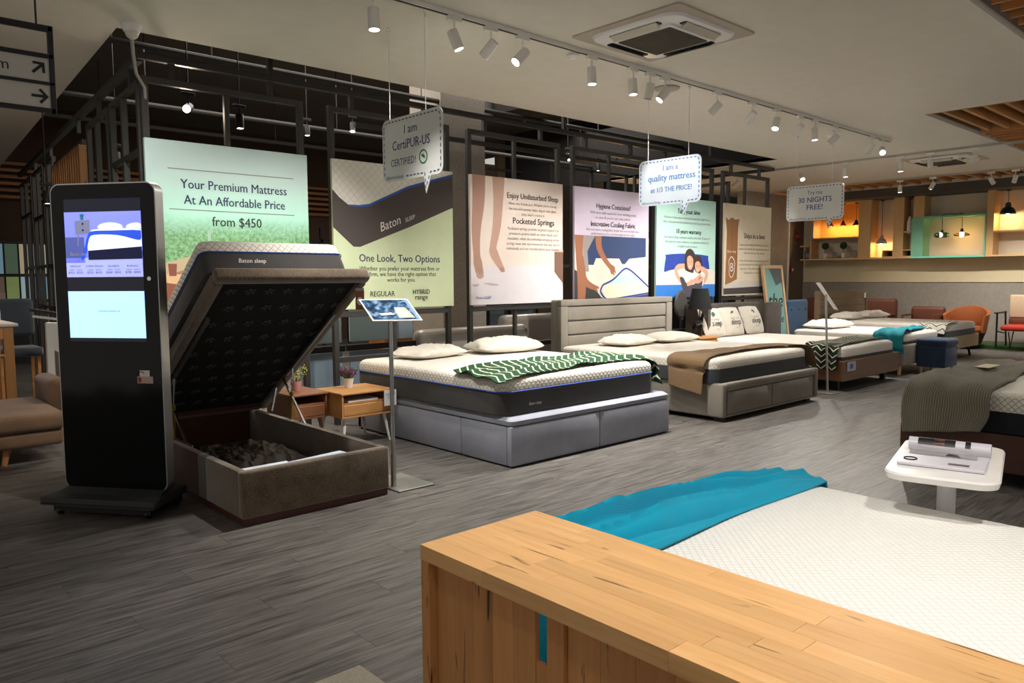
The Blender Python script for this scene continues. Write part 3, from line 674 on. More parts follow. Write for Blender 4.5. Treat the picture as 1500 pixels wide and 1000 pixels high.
for x, aim, lit, lb in heads:
    T = Thing('track_spotlight', 'white track spotlight ' + lb, 'spotlight', (x, 4.07, 3.07), group='white spotlights on the long ceiling track')
    a = head_parts(T, aim, lit, M_white, M_lamp if lit else M_black)
    if lit: spot(Vector((x, 4.07, 2.94)) + a * .1, a, 85, 84, WARM, .9)
    else: spot(Vector((x, 4.07, 2.94)) + a * .1, a, 120, 72, WARM, .9)
T = Thing('ceiling_track', 'white track crossing toward the far wall behind the hanging signs', 'track', (11.7, 4.5, 3.08), world=True)
T.add('rail', MB().box(11.68, 11.715, .5, 8.6, 3.07, 3.1, .002), plain('grey_track', '#b0aba2', .5))
for y, aim, lit, lb in ((5.95, (-.5, -.5, -.7), 1, 'glaring at the camera, left above the last speech bubble'), (5.25, DN, 1, 'lit, right above the last speech bubble'), (4.45, DN, 1, 'lit, in front of the far air conditioner'), (4.05, DN, 0, 'unlit, over the right end of the far air conditioner'), (3.5, (.1, .3, -.6), 0, 'angled sideways, right of the far air conditioner'), (7.1, AW, 0, 'faint, above the black rack end')):
    T = Thing('track_spotlight', 'small spotlight on the cross track, ' + lb, 'spotlight', (11.7, y, 3.07), rot=PI / 2, group='spotlights on the cross track')
    aim = Vector(aim); al = Matrix.Rotation(-PI / 2, 3, 'Z') @ aim
    head_parts(T, al, lit, M_white, M_lampc if lit else M_black)
    spot(Vector((11.7, y, 2.94)) + aim.normalized() * .1, aim, 60, 85, WARM, .9)
T = Thing('ceiling_track', 'farthest white track in front of the wooden strip', 'track', (14.6, 5, 3.08), world=True)
T.add('rail', MB().box(14.58, 14.615, 2.0, 8.0, 3.07, 3.1), plain('grey_track', '#b0aba2', .5))
for y, aim, lit, lb in ((5.55, DN, 1, 'lit one left above the pendant lamps'), (5.0, (-.2, .3, -.7), 0, 'unlit one turned left above the shelf'), (4.1, (.4, -.3, -.7), 0, 'unlit one left of two lit'), (3.75, (.3, .3, -.8), 0, 'unlit one between lit ones'), (3.4, (.6, .3, -.6), 1, 'lit one tilted toward the wall'), (3.0, DN, 1, 'lit one at the right edge of the photo')):
    T = Thing('track_spotlight', 'far spotlight before the wood strip, ' + lb, 'spotlight', (14.6, y, 3.07), rot=PI / 2, group='spotlights on the farthest track')
    aim = Vector(aim); head_parts(T, Matrix.Rotation(-PI / 2, 3, 'Z') @ aim, lit, M_white, M_lampc if lit else M_black)
    spot(Vector((14.6, y, 2.94)) + aim.normalized() * .1, (.5, 0, -.8), 45, 90, WARM, .9)
# black spotlights inside the dark interior
for x, y, z, aim, e, lb in ((2.54, 7.0, 2.88, (-.5, -.8, -.35), 5, 'glaring one above the meadow poster'), (3.0, 7.0, 2.84, DN, 25, 'one hanging right of the glare'), (4.73, 9.0, 3.26, DN, 20, 'tiny one between the first two posters'), (5.39, 9.0, 3.38, (-.2, -.3, -.9), 25, 'one seen above the mattress corner poster'),
                        (7.59, 9.0, 3.37, (.35, -.3, -.8), 30, 'tilted one above the leg poster'), (9.53, 9.0, 3.41, (-.1, -.5, -.7), 20, 'left of three beyond the leg poster'), (10.3, 9.0, 3.32, DN, 25, 'middle one above the hygiene poster'), (10.84, 9.0, 3.39, DN, 30, 'right one above the hygiene poster'),
                        (2.49, 9.0, 2.69, DN, 25, 'lit one above the kiosk'), (1.81, 9.0, 2.08 + .15, DN, 10, 'low one seen through the left frames')):
    T = Thing('interior_spotlight', 'black spotlight in the dark shop, ' + lb, 'spotlight', (x, y, z + .12), group='black spotlights in the dark interior')
    a = head_parts(T, aim, 1, M_black, plain('lamp_glare', '#fff0d8', .5, emit=60) if 'glaring' in lb else M_lampc)
    if z < 4: T.add('drop_rod', MB().tube([(0, 0, 0), (0, 0, 4.3 - z - .12)], .006, 6), M_black)
    spot(Vector((x, y, z)) + a * .13, a, e * 3, 100, (1, .8, .6), .9)
# air conditioners
def aircon(cx, cy, s, lb, rot=0):
    T = Thing('air_conditioner', lb, 'air conditioner', (cx, cy, CZ), rot=rot)
    T.add('outer_plate', MB().rr([(0, 0, 0, s, s, .03), (0, 0, -.012, s, s, .03)]), plain('ac_outer', '#b3a696', .6))
    T.add('panel', MB().rr([(0, 0, -.012, s * .84, s * .84, .12), (0, 0, -.03, s * .82, s * .82, .12), (0, 0, -.036, s * .78, s * .78, .1)]), M_whitep)
    T.add('grille_frame', MB().rr([(0, 0, -.036, s * .56, s * .56, .03), (0, 0, -.05, s * .54, s * .54, .03)]), M_whitep)
    g = T.add('grille', MB().box(-s * .48, s * .48, -s * .48, s * .48, -.055, -.05), plain('ac_grille', '#7b7264', .8))
    q = MB()
    for i in range(24): t = -s * .47 + s * .94 * i / 23; q.box(t - .002, t + .002, -s * .48, s * .48, -.058, -.055); q.box(-s * .48, s * .48, t - .002, t + .002, -.058, -.055)
    T.add('mesh', q, plain('ac_mesh', '#5f574a', .8), g, kind='stuff')
    for i in range(4):
        M = Matrix.Rotation(i * PI / 2, 4, 'Z')
        T.add('air_slot', MB().box(-s * .45, s * .45, s * .62, s * .74, -.045, -.03, .004, M=M), M_black)
        fl_ = MB().box(-s * .43, s * .43, -.03, .03, -.004, .004, .003)
        fl_.xf(M @ Matrix.Translation((0, s * .69, -.055)) @ Matrix.Rotation(.5, 4, 'X')); T.add('flap', fl_, plain('ac_flap', '#c9bfb0', .5))
aircon(4.64, 3.44, .47, 'large white four-way cassette air conditioner set in the near ceiling')
aircon(12.7, 4.2, .47, 'far cassette air conditioner seen flat beyond the hanging signs')
for x, y, lb in ((4.52, 4.21, 'small white smoke detector left of the near air conditioner'), (9.42, 4.42, 'small smoke detector near the end of the long track')):
    T = Thing('smoke_detector', lb, 'detector', (x, y, CZ)); T.add('base', MB().lathe([(.001, 0), (.05, 0), (.05, -.015), (.03, -.03), (.001, -.03)], n=20), M_whitep)
T = Thing('ceiling_disc', 'flat round grey speaker disc on the ceiling right of the air conditioner', 'speaker', (5.95, 4.36, CZ)); T.add('rim', MB().lathe([(.001, 0), (.12, 0), (.12, -.01), (.105, -.018), (.001, -.016)], n=28), plain('grey_disc', '#a39d94', .6))
single('access_panel', MB().box(2.9, 3.9, 2.9, 3.35, CZ - .003, CZ), M_ceil, 'faint rectangular access hatch left of the air conditioner', 'hatch', loc=(3.4, 3.1, CZ))

# ================================================================== SPEECH BUBBLE SIGNS
M_bub = plain('bubble_acrylic', '#cdd0cd', .25, spec=.6, coat=.4)
def bubble(x, y1, y0, lb, lines, scale=1, dash='#2b3563', hooks=None, mat=None, badge=False):
    z1, z0 = 2.465, 2.035; r = .055
    T = Thing('speech_bubble_sign', lb, 'sign', (x, (y0 + y1) / 2, 3.1), world=True)
    def outline(i):
        P = []
        for cy, cz, a0 in ((y0 + r, z1 - r, 90), (y1 - r, z1 - r, 0), (y1 - r, z0 + r, -90), (y0 + r, z0 + r, 180)):
            for k in range(7):
                a = math.radians(a0 + (90 if a0 == 90 else 90) * (1 - k / 6)); P.append((cy + (r - i) * math.cos(a), cz + (r - i) * math.sin(a)))
            if a0 == -90: pass
        return P
    def rounded(i):
        rr_ = r - i * .5; a_, b_, c_, d_ = y0 + i, y1 - i, z0 + i, z1 - i; P = []
        def arc(cy, cz, s, e):
            for k in range(7): t = math.radians(s + (e - s) * k / 6); P.append((cy + rr_ * math.cos(t), cz + rr_ * math.sin(t)))
        arc(b_ - rr_, d_ - rr_, 0, 90); arc(a_ + rr_, d_ - rr_, 90, 180); arc(a_ + rr_, c_ + rr_, 180, 270)
        P.append((y0 + .13 + i * .3, c_)); P.append((y0 + .19, z0 - .115 + i * 1.6)); P.append((y0 + .215 - i * .6, c_))
        arc(b_ - rr_, c_ + rr_, 270, 360); return P
    o = T.add('board', MB().poly([(x, a, b) for a, b in rounded(0)], .006, (1, 0, 0)), mat or M_bub)
    P = rounded(.022); n = len(P); m = MB(); tot = 0; dm_ = plain('dash_' + dash, dash, .6)
    segs = [(Vector((x - .0015, *P[i])), Vector((x - .0015, *P[(i + 1) % n]))) for i in range(n)]
    pos = 0
    for A, B in segs:
        L = (B - A).length; t = 0
        while t < L:
            ph = (pos + t) % .042; st = min((.024 - ph) if ph < .024 else (.042 - ph), L - t) + 1e-5
            mid = A.lerp(B, t / L)
            skip = mid.z < z0 + .03 and mid.y > y1 - .30
            if ph < .024 and not skip:
                p0 = A.lerp(B, t / L); p1 = A.lerp(B, min(1, (t + st) / L)); d = (B - A).normalized(); nn = Vector((0, -d.z, d.y)) * .0045
                if (p1 - p0).length > .002: m.poly([p0 - nn, p1 - nn, p1 + nn, p0 + nn])
            t += st
        pos += L
    T.add('dashed_border', m, dm_)
    for body, cy, cz, size, wd, bold, mt in lines:
        letters(T, body, size, mt, (x - .001, cy, cz), (0, -1, 0), (0, 0, 1), bold=bold, width=wd)
    letters(T, '#batonsleep', .04, plain('bubble_grey_txt', '#6d7896', .6), (x - .001, y1 - .15, z0 + .014), (0, -1, 0), (0, 0, 1), width=.22)
    if badge:
        T.add('badge_ring', MB().lathe([(.038, 0), (.048, 0), (.048, .001), (.038, .001), (.038, 0)], n=28, caps=False).xf(Matrix.Translation((x - .002, y0 + .215, 2.165)) @ Matrix.Rotation(PI / 2, 4, 'Y')), plain('badge_green', '#1f6a3a', .5))
        T.add('badge_leaf', MB().poly([(x - .002, y0 + .215 + a, 2.165 + b) for a, b in curve([(-.02, -.012), (.0, -.006), (.022, .01), (.0, .018), (-.018, .004)], 3)]), plain('badge_green', '#1f6a3a', .5))
    for hy in hooks:
        w = T.add('wire', MB().tube([(x + .003, hy, z1 - .01), (x + .003, hy, 3.1)], .0028, 6), plain('wire_white', '#e6e6e2', .3))
        hk = [(x + .003, hy + .012 * math.cos(t), 3.075 + .012 * math.sin(t)) for t in [k * .5 for k in range(11)]]
        T.add('hook', MB().tube(hk, .003, 6), M_chrome, w)
NB = plain('bubble_navy', '#23336e', .6); BB = plain('bubble_blue', '#3f7fc4', .6)
bubble(3.06, 4.705, 4.0, 'grey speech bubble sign reading I am CertiPUR-US certified', [('I am', 4.36, 2.345, .085, .15, 0, NB), ('CertiPUR-US', 4.36, 2.245, .11, .44, .001, NB), ('CERTIFIED!', 4.45, 2.135, .09, .30, 0, NB)], hooks=(4.61, 4.185), badge=True)
bubble(5.99, 4.705, 4.0, 'brightly lit white speech bubble sign reading I am a quality mattress', [('I am a', 4.34, 2.355, .08, .17, 0, BB), ('quality mattress', 4.33, 2.26, .1, .53, .002, BB), ('at 1/3 THE PRICE!', 4.33, 2.155, .08, .46, .001, BB)], hooks=(4.6, 4.14), dash='#3a68b0', mat=plain('bubble_lit_white', '#eef3f8', .3))  # the cool lamp's brightness is also put into the paler board colour
bubble(9.10, 4.815, 4.09, 'grey speech bubble sign reading Try me 30 nights free', [('Try me', 4.45, 2.35, .08, .19, 0, NB), ('30 NIGHTS', 4.45, 2.255, .1, .42, .001, NB), ('FREE!', 4.45, 2.165, .09, .2, .002, NB)], hooks=(4.69, 4.24))
spot((4.9, 4.25, 3.0), (.82, .05, -.62), 40, 40, COOL, .6, .02)

# upper left wayfinding sign hanging near
T = Thing('direction_sign', 'black framed hanging direction sign with two arrows at the left edge', 'sign', (.8, 4.5, 2.62), world=True)
sy = 4.5; X1 = .965
for nm_, x0, x1, z0, z1 in (('frame_bar', .05, X1, 2.602, 2.63), ('frame_bar', .05, X1, 2.468, 2.49), ('frame_bar', .05, X1, 2.336, 2.352), ('frame_bar', .05, X1, 2.2, 2.222), ('frame_bar', X1 - .02, X1 + .004, 2.2, 2.63), ('frame_bar', .05, .07, 2.2, 2.63)):
    T.add(nm_, MB().box(x0, x1, sy - .015, sy + .015, z0, z1, .002), M_black)
T.add('sign_panel', MB().box(.07, X1 - .02, sy - .006, sy + .006, 2.352, 2.468), plain('sign_grey', '#b9b5ad', .6)); T.add('sign_panel', MB().box(.07, X1 - .02, sy - .006, sy + .006, 2.222, 2.336), plain('sign_grey', '#b9b5ad', .6))
def arrow(c, a, nm_='arrow'):
    s_ = .034; pts = [(-s_, -.007), (s_ * .55, -.007), (-s_ * .05, -.007 - s_ * .62), (s_ * .22, -.007 - s_ * .9), (s_ * 1.25, 0), (s_ * .22, .007 + s_ * .9), (-s_ * .05, .007 + s_ * .62), (s_ * .55, .007), (-s_, .007)]
    ca, sa = math.cos(a), math.sin(a)
    T.add(nm_, MB().poly([(c[0] + x * ca - y * sa, sy - .008, c[1] + x * sa + y * ca) for x, y in pts]), M_black)
arrow((.895, 2.415), PI / 4); arrow((.895, 2.278), 0)
letters(T, 'Room', .075, M_black, (.775, sy - .007, 2.388), (1, 0, 0), (0, 0, 1), align='RIGHT')
T.add('hanger', MB().tube([(.9, sy, 2.63), (.9, sy, 3.1)], .005, 6), M_black); T.add('hanger', MB().tube([(.2, sy, 2.63), (.2, sy, 3.1)], .005, 6), M_black)

# ================================================================== KIOSK (local: x along the face, y depth away from the viewer)
ku = Vector((.40, -.52, 0)).normalized(); krot = math.atan2(ku.y, ku.x)
T = Thing('display_kiosk', 'tall black freestanding digital display kiosk with lit blue screen', 'kiosk', (1.24, 4.81, 0), rot=krot)
KW, KH0, KH1 = .335, .12, 1.905
def rrect_xz(hw, z0, z1, r, n=7):
    P = []
    for cx, cz, s in ((hw - r, z1 - r, 0), (-hw + r, z1 - r, 90), (-hw + r, z0 + r, 180), (hw - r, z0 + r, 270)):
        for k in range(n + 1): t = math.radians(s + 90 * k / n); P.append((cx + r * math.cos(t), cz + r * math.sin(t)))
    return P
def plate(T, hw, z0, z1, r, y0, y1, name, mat, parent=None, label=None):
    P = rrect_xz(hw, z0, z1, r); m = MB(); A = [m.bm.verts.new((x, y0, z)) for x, z in P]; B = [m.bm.verts.new((x, y1, z)) for x, z in P]
    m.skin([A, B]); return T.add(name, m, mat, parent, label)
body = plate(T, KW, KH0, KH1, .06, .0, .07, 'casing', M_alu, label='silver edge casing')
plate(T, KW - .008, KH0 + .008, KH1 - .008, .053, -.004, .002, 'front_glass', M_screenblack)
M_scr = plain('screen_dark', '#0b0e24', .2, emit=.2)
def K(x, z, k=0): return (x, -.0052 - .0008 * k, z)
sw = .245; st, sb = KH1 - .09, 1.0
scr = T.add('screen', MB().poly([K(-sw, sb), K(sw, sb), K(sw, st), K(-sw, st)]), M_scr)
def kp(name, pts, mat, k): T.add(name, MB().poly([K(-sw + min(max(u, 0), 1) * 2 * sw, st - v * (st - sb), k) for u, v in pts]), mat, scr)
def em(n_, c, e=1): return plain(n_, c, .5, emit=e * .46)
kp('screen_image', [(0, .09), (1, .09), (1, .445), (0, .445)], em('scr_lav', '#7f88f0', 1.1), 1)
kp('screen_floor', [(0, .265), (.25, .265), (.25, .445), (0, .445)], em('scr_floor', '#5560a8', .8), 2)
kp('screen_base', [(0, .41), (1, .41), (1, .545), (0, .545)], em('scr_lav2', '#a9b0f2', 1.1), 2)
kp('screen_bed', curve([(.33, .24), (.45, .21), (1, .22), (1, .36), (.6, .37), (.30, .375)], 2), em('scr_white', '#dfe4ff', 1.3), 3)
kp('screen_bed_side', [(.30, .36), (1, .335), (1, .42), (.30, .425)], em('scr_navy', '#10163f', .6), 4)
kp('screen_throw', curve([(.36, .225), (.62, .222), (1, .225), (1, .275), (.95, .29), (.7, .255), (.4, .25), (.32, .28), (.27, .40), (.20, .42), (.26, .33), (.30, .26)], 3), em('scr_blue', '#2b52d8', 1.0), 5)
kp('screen_pillow', curve([(.46, .18), (.60, .165), (.74, .18), (.74, .212), (.46, .212)], 2), em('scr_white2', '#cfd4ff', 1.2), 4); kp('screen_pillow', curve([(.82, .185), (.92, .17), (1, .18), (1, .215), (.82, .212)], 2), em('scr_white2', '#cfd4ff', 1.2), 4)
kp('screen_nightstand', [(.14, .15), (.34, .145), (.33, .24), (.15, .245)], em('scr_gray', '#7a7f9e', .8), 4)
for v_ in (.172, .217): kp('screen_knob', [(.235, v_ - .006), (.255, v_ - .006), (.255, v_ + .006), (.235, v_ + .006)], M_screenblack, 5)
kp('screen_leg', [(.17, .245), (.19, .245), (.175, .33), (.16, .33)], em('scr_gray', '#7a7f9e', .8), 4); kp('screen_plant', [(.21, .105), (.27, .105), (.255, .145), (.225, .145)], em('scr_teal', '#28708a', .7), 5)
kp('screen_page', [(0, .645), (1, .645), (1, .975), (0, .975)], em('scr_page', '#a9d8ff', 1.5), 1)
NVs = plain('scr_txt', '#26306a', .6, emit=.3)
for j, (a, b_) in enumerate((('SINGLE', '$450  $550'), ('SUPER SINGLE', '$550  $650'), ('QUEEN', '$680  $850'), ('KING', '$780  $980'))):
    u_ = .12 + j * .25
    for tx, v_, s_, w_ in ((a, .475, .016, .07 if j != 1 else .11), ('regular   hybrid', .497, .011, .085), (b_, .52, .018, .095)):
        me = text_mesh(tx, s_, NVs, K(-sw + u_ * 2 * sw, st - v_ * (st - sb), 3), (1, 0, 0), (0, 0, 1), width=w_); T.add('lettering', me, None, scr)
me = text_mesh('Baton sleep', .04, M_white, K(-sw + .18 * 2 * sw, st - .395 * (st - sb), 6), (1, 0, 0), (0, 0, 1), shear=.3, width=.12); T.add('lettering', me, None, scr)
me = text_mesh('WWW.BATONSLEEP.COM', .012, NVs, K(.02, st - .79 * (st - sb), 6), (1, 0, 0), (0, 0, 1), width=.14); T.add('lettering', me, None, scr)
stk = T.add('sticker', MB().poly([K(.19, .80), K(.255, .80), K(.255, .835), K(.19, .835)]), M_white); T.add('sticker', MB().poly([K(.175, .76), K(.275, .76), K(.275, .80), K(.175, .80)]), plain('sticker_pink', '#c9a8a2', .6))
T.add('sticker_mark', MB().poly([K(.18, .765, 1), K(.20, .765, 1), K(.20, .795, 1), K(.18, .795, 1)]), plain('sticker_red', '#9c3a34', .6), stk); T.add('sticker_mark', MB().tube([K(.2 + .02 * math.cos(t * .4), .817 + .01 * math.sin(t * .4), 2) for t in range(9)], .002, 5), M_black, stk)
T.add('button', MB().lathe([(.001, 0), (.012, 0), (.012, .004), (.001, .005)], n=16).xf(Matrix.Translation((.28, -.004, 1.36)) @ Matrix.Rotation(PI / 2, 4, 'X')), M_chrome)
T.add('button', MB().tube([(-.12, .03, KH1), (-.12, .03, KH1 + .012)], .008, 8), M_black)
T.add('base_plate', MB().poly([(-.36, -.17, .07), (.36, -.17, .07), (.32, .2, .07), (-.32, .2, .07)], .045), plain('base_grey', '#3a3b3c', .5, .2))
T.add('base_slope', MB().poly([(-.36, -.17, .075), (.36, -.17, .075), (.31, .02, .135), (-.31, .02, .135)], .01), plain('base_grey', '#3a3b3c', .5, .2))
T.add('skirt', MB().box(-.31, .31, -.13, .17, .025, .07), M_black)
for x in (-.28, .28):
    for y in (-.11, .15): c_ = T.add('caster', MB().lathe([(.001, -.01), (.024, -.01), (.024, .01), (.001, .01)], n=14).xf(Matrix.Translation((x, y, .025)) @ Matrix.Rotation(PI / 2, 4, 'Y')), M_black); T.add('axle', MB().tube([(x - .014, y, .025), (x + .014, y, .025)], .008, 8), M_chrome, c_)

# ================================================================== MATTRESSES, PILLOWS, THROWS
def mattress(name, x0, x1, y0, y1, z0, zm, zt, lb, side=M_darkside, top=M_quilt, pipe=M_piping, sag=.0, group=None, logo=None, Rt=None, r=.1):
    cx, cy, hw, hl = (x0 + x1) / 2, (y0 + y1) / 2, (x1 - x0) / 2, (y1 - y0) / 2
    T = Thing(name, lb, 'mattress', (cx, cy, z0) if Rt is None else Rt[0], 0 if Rt is None else Rt[1], group=group, world=Rt is None)
    if Rt is not None: cx = cy = 0; zt -= z0; zm -= z0; z0 = 0
    b = MB().rr([(cx, cy, z0, hw - .02, hl - .02, r), (cx, cy, z0 + .012, hw - .002, hl - .002, r), (cx, cy, (z0 + zm) / 2, hw, hl, r), (cx, cy, zm, hw - .002, hl - .002, r)]); T.add('side_panel', b, side)
    h = zt - zm; L = [(cx, cy, zm, hw - .004, hl - .004, r)]
    for k in range(1, 7):
        t = k / 6 * PI / 2; rr_ = min(.05, h); L.append((cx, cy, zt - rr_ + rr_ * math.sin(t), hw - rr_ + rr_ * math.cos(t) - .002, hl - rr_ + rr_ * math.cos(t) - .002, r))
    L.append((cx, cy, zt + .006, hw * .8, hl * .8, r)); L.append((cx, cy, zt + .008, hw * .3, hl * .3, r * .3))
    T.add('quilted_top', MB().rr(L), top, sharp=60)
    if pipe: T.add('piping', MB().rr([(cx, cy, zm - .005, hw + .001, hl + .001, r), (cx, cy, zm, hw + .005, hl + .005, r), (cx, cy, zm + .005, hw + .001, hl + .001, r)], caps=False), pipe)
    if logo is not None:
        me = text_mesh(logo[0], logo[3], M_white, (cx + logo[1], cy - hl - .001, z0 + logo[2]), (1, 0, 0), (0, 0, 1), shear=.3, width=logo[4])
        if T.inv is not None: me.transform(T.inv)
        T.add('lettering', me, None)
    return T
def pillow(name, loc, w, l, h, rot, lb, mat=M_pillow, seed=0, cat='pillow', group=None, wr=.022, flat=1.0):
    rot3 = rot if isinstance(rot, tuple) else (0, 0, rot)
    T = Thing(name, lb, cat, loc, rot3, group=group)
    def f(u, v, s):
        a, b_ = u * 2 - 1, v * 2 - 1
        e = max(0, (1 - abs(a) ** 2.6)) ** .5 * max(0, (1 - abs(b_) ** 2.6)) ** .5
        pin = 1 - .07 * (abs(a * b_)) + .04 * (1 - abs(a)) * abs(b_) * -1
        x, y = a * w / 2 * (1 - .05 * b_ * b_), b_ * l / 2 * (1 - .05 * a * a)
        n_ = noise.noise(Vector((x * 9 + seed, y * 9, s))) * wr * 1.2 * min(1, e * 2) + noise.noise(Vector((x * 22 + seed, y * 22, s * 3))) * wr * .6 * min(1, e * 2)
        z = h * (.62 * e + n_ / h) if s > 0 else -h * .38 * e * flat
        return (x, y, z + h * .38 * flat, a * w / 2, b_ * l / 2)
    m = MB().grid(lambda u, v: f(u, v, 1), 26, 20); m.grid(lambda u, v: f(u, v, -1), 26, 20)
    bmesh.ops.remove_doubles(m.bm, verts=m.bm.verts, dist=.0008)
    return T, T.add('cushion', m, mat, sharp=80)
def smooth(pts, n):
    P = [Vector(p) for p in pts]; out = []
    for i in range(len(P) - 1):
        p0, p1, p2, p3 = P[max(i - 1, 0)], P[i], P[i + 1], P[min(i + 2, len(P) - 1)]
        for j in range(n):
            t = j / n; q = .5 * ((2 * p1) + (p2 - p0) * t + (2 * p0 - 5 * p1 + 4 * p2 - p3) * t * t + (3 * p1 - p0 - 3 * p2 + p3) * t ** 3); out.append(q)
    out.append(P[-1]); return out
def drape(name, A, B, mat, lb, nu=8, nv=26, rip=.012, freq=5, th=.006, seed=0, group=None, fr=None, cat='throw', upn=(0, 0, 1), swap=False):
    """cloth between two edge polylines A and B (same number of points); ripples normal to it, th thick"""
    a, b_ = smooth(A, nu), smooth(B, nu); n = len(a) - 1; s = [0]
    for i in range(n): s.append(s[-1] + ((a[i + 1] + b_[i + 1]) / 2 - (a[i] + b_[i]) / 2).length)
    wid = (a[n // 2] - b_[n // 2]).length
    def f(u, v):
        i = round(u * n); p = a[i].lerp(b_[i], v)
        t = ((a[min(i + 1, n)] + b_[min(i + 1, n)]) - (a[max(i - 1, 0)] + b_[max(i - 1, 0)])).normalized(); w = (b_[i] - a[i]).normalized()
        nn = t.cross(w).normalized()
        if nn.dot(Vector(upn)) < 0 and abs(nn.dot(Vector(upn))) > .01: nn = -nn
        k = rip * (math.sin(v * freq * PI + 1.3 * math.sin(s[i] * 5 + seed) + seed) * .5 + .5) + rip * .8 * (noise.noise(Vector((s[i] * 4, v * wid * 7, seed))) + .3)
        q = p + nn * max(k, .0005); e = noise.noise(Vector((s[i] * 6, v * 2, seed + 5))) * .012
        q = q + w * e
        U, V = (s[i], v * wid) if not swap else (v * wid, s[i])
        return (q.x, q.y, q.z, U, V)
    m = MB().grid(f, n, nv); me = m.mesh(name, mat, 80)
    o = bpy.data.objects.new(name, me); COL.objects.link(o); tag(o, lb, cat, group)
    md = o.modifiers.new('Solidify', 'SOLIDIFY'); md.thickness = th; md.offset = 1
    c = sum((p.co for p in me.vertices), Vector()) / len(me.vertices); me.transform(Matrix.Translation(-c)); o.location = c
    return o

# ================================================================== BED WITH LIFTED LID
M_velvet = fabric('brown_velvet', '#7a6a55', '#4b3d30', scale=120, bump=.2, big=9, sheen=.5)
M_velvetd = fabric('red_brown_velvet', '#5a3628', '#41251b', scale=120, bump=.2, big=4, sheen=.3)
M_plinth = wood('dark_plinth', '#33170f', '#4d261a', 0, 1, .5, .2)
X0, X1_, Y0, Y1_ = 1.65, 2.60, 3.99, 6.0
T = Thing('storage_bed', 'brown velvet storage bed with its lid raised behind the kiosk', 'bed', ((X0 + X1_) / 2, 5, 0), world=True)
T.add('plinth', MB().box(X0 + .01, X1_ - .01, Y0 + .01, Y1_ - .01, 0, .045, .004), M_plinth)
T.add('front_panel', MB().box(X0, X1_, Y0, Y0 + .06, .04, .305, .015, 3), M_velvet)
T.add('side_panel', MB().box(X0, X0 + .05, Y0 + .055, 4.52, .04, .305, .012, 2), M_velvet)
T.add('side_panel', MB().box(X0 - .001, X0 + .05, 4.52, 4.64, .04, .305, .012, 2), fabric('lit_grey_velvet', '#6f6a66', '#57504b', scale=120), label='grey lit patch of the side panel')  # greyer tone of the lit velvet is put into the colour
T.add('side_panel', MB().box(X0, X0 + .05, 4.64, Y1_, .04, .305, .012, 2), M_velvetd, label='red-brown rear side panel')
T.add('side_panel', MB().box(X1_ - .05, X1_, Y0 + .055, Y1_, .04, .305, .012, 2), M_velvet)
T.add('back_panel', MB().box(X0, X1_, Y1_ - .05, Y1_, .04, .305, .01), M_velvetd)
T.add('bottom_board', MB().box(X0 + .05, X1_ - .05, Y0 + .06, Y1_ - .05, .045, .06), plain('board_brown', '#5a4938', .8))
hy, hz, ang = 5.88, .33, math.atan2(1.04, 1.60)
ML = Matrix.Translation((0, hy, hz)) @ Matrix.Rotation(-ang, 4, 'X')   # local -y runs up the lid, z is its normal
LL_ = 1.93; lx0, lx1 = 1.66, 2.66
T.add('lid_rail', MB().box(lx0, lx1, -LL_, -LL_ + .07, -.03, .05, .02, 3).xf(ML), M_velvet)
for a in (lx0, lx1 - .06): T.add('lid_rail', MB().box(a, a + .06, -LL_ + .07, 0, -.03, .05, .015, 2).xf(ML), M_velvet)
T.add('lid_rail', MB().box(lx0 + .06, lx1 - .06, -.07, 0, -.03, .05, .01).xf(ML), M_velvetd)
lidb = T.add('lid_underside', MB().box(lx0 + .06, lx1 - .06, -LL_ + .07, -.07, .0, .02).xf(ML), plain('black_felt', '#070607', .95))
M_tuft = fabric('black_tuft', '#48484b', '#1a1a1c', scale=200)
tm = MB()
for k in range(5): a = k * 2 * PI / 5 + .3; tm.poly([(0, 0, 0), (.034 * math.cos(a), .034 * math.sin(a), -.006), (.034 * math.cos(a + .6), .034 * math.sin(a + .6), -.006)], .002)
tm = tm.mesh('tuft', M_tuft)
for r in range(9):
    for c in range(7):
        o = T.add('tuft', tm, None, lidb); p = ML @ Vector((lx0 + .14 + c * .12 + (.05 if r % 2 else 0), -LL_ + .18 + r * .19, -.002))
        if p.x > lx1 - .08: p.x -= .03
        o.matrix_local = T.inv @ Matrix.Translation(p) @ Matrix.Rotation(-ang, 4, 'X') @ Matrix.Rotation(c * 1.3 + r, 4, 'Z')
M_strut = plain('brass_strut', '#8f7a35', .35, .6)
for x, nm_ in ((lx0 + .075, 'left'), (lx1 - .075, 'right')):
    def LP(d, n_=-.03): return ML @ Vector((x, -d, n_))
    low = Vector((x, 5.3, .28)); top = LP(1.15)
    T.add('lift_arm', MB().bar(LP(.62, -.035), LP(1.5, -.035), .022), M_alu)
    T.add('gas_strut', MB().tube([low, low.lerp(LP(.75), .55)], .013, 10), M_strut); T.add('piston_rod', MB().tube([low.lerp(LP(.75), .5), LP(.75)], .006, 8), M_chrome)
    T.add('hinge_arm', MB().bar((x, 5.62, .33), LP(.40), .014), M_chrome); T.add('hinge_arm', MB().bar((x, 5.05, .28), LP(.55), .013), M_chrome)
    T.add('hinge_plate', MB().box(x - .004, x + .004, 4.95, 5.65, .25, .29), M_alu)
T.add('label_tag', MB().poly([(1.64, 5.15, .32), (1.64, 5.02, .30), (1.64, 5.0, .40), (1.64, 5.10, .46)], .002, (1, 0, 0)), plain('red_white_tag', '#c85a4a', .6))
me = T.o
mc = ML @ Vector((2.10, -.93, .052))
mattress('mattress', -.46, .46, -.93, .93, 0, .15, .25, 'mattress tilted up on the raised lid of the storage bed', r=.05, Rt=((mc.x, mc.y, mc.z), (-ang, 0, 0)), logo=('Baton sleep', -.17, .075, .06, .17))
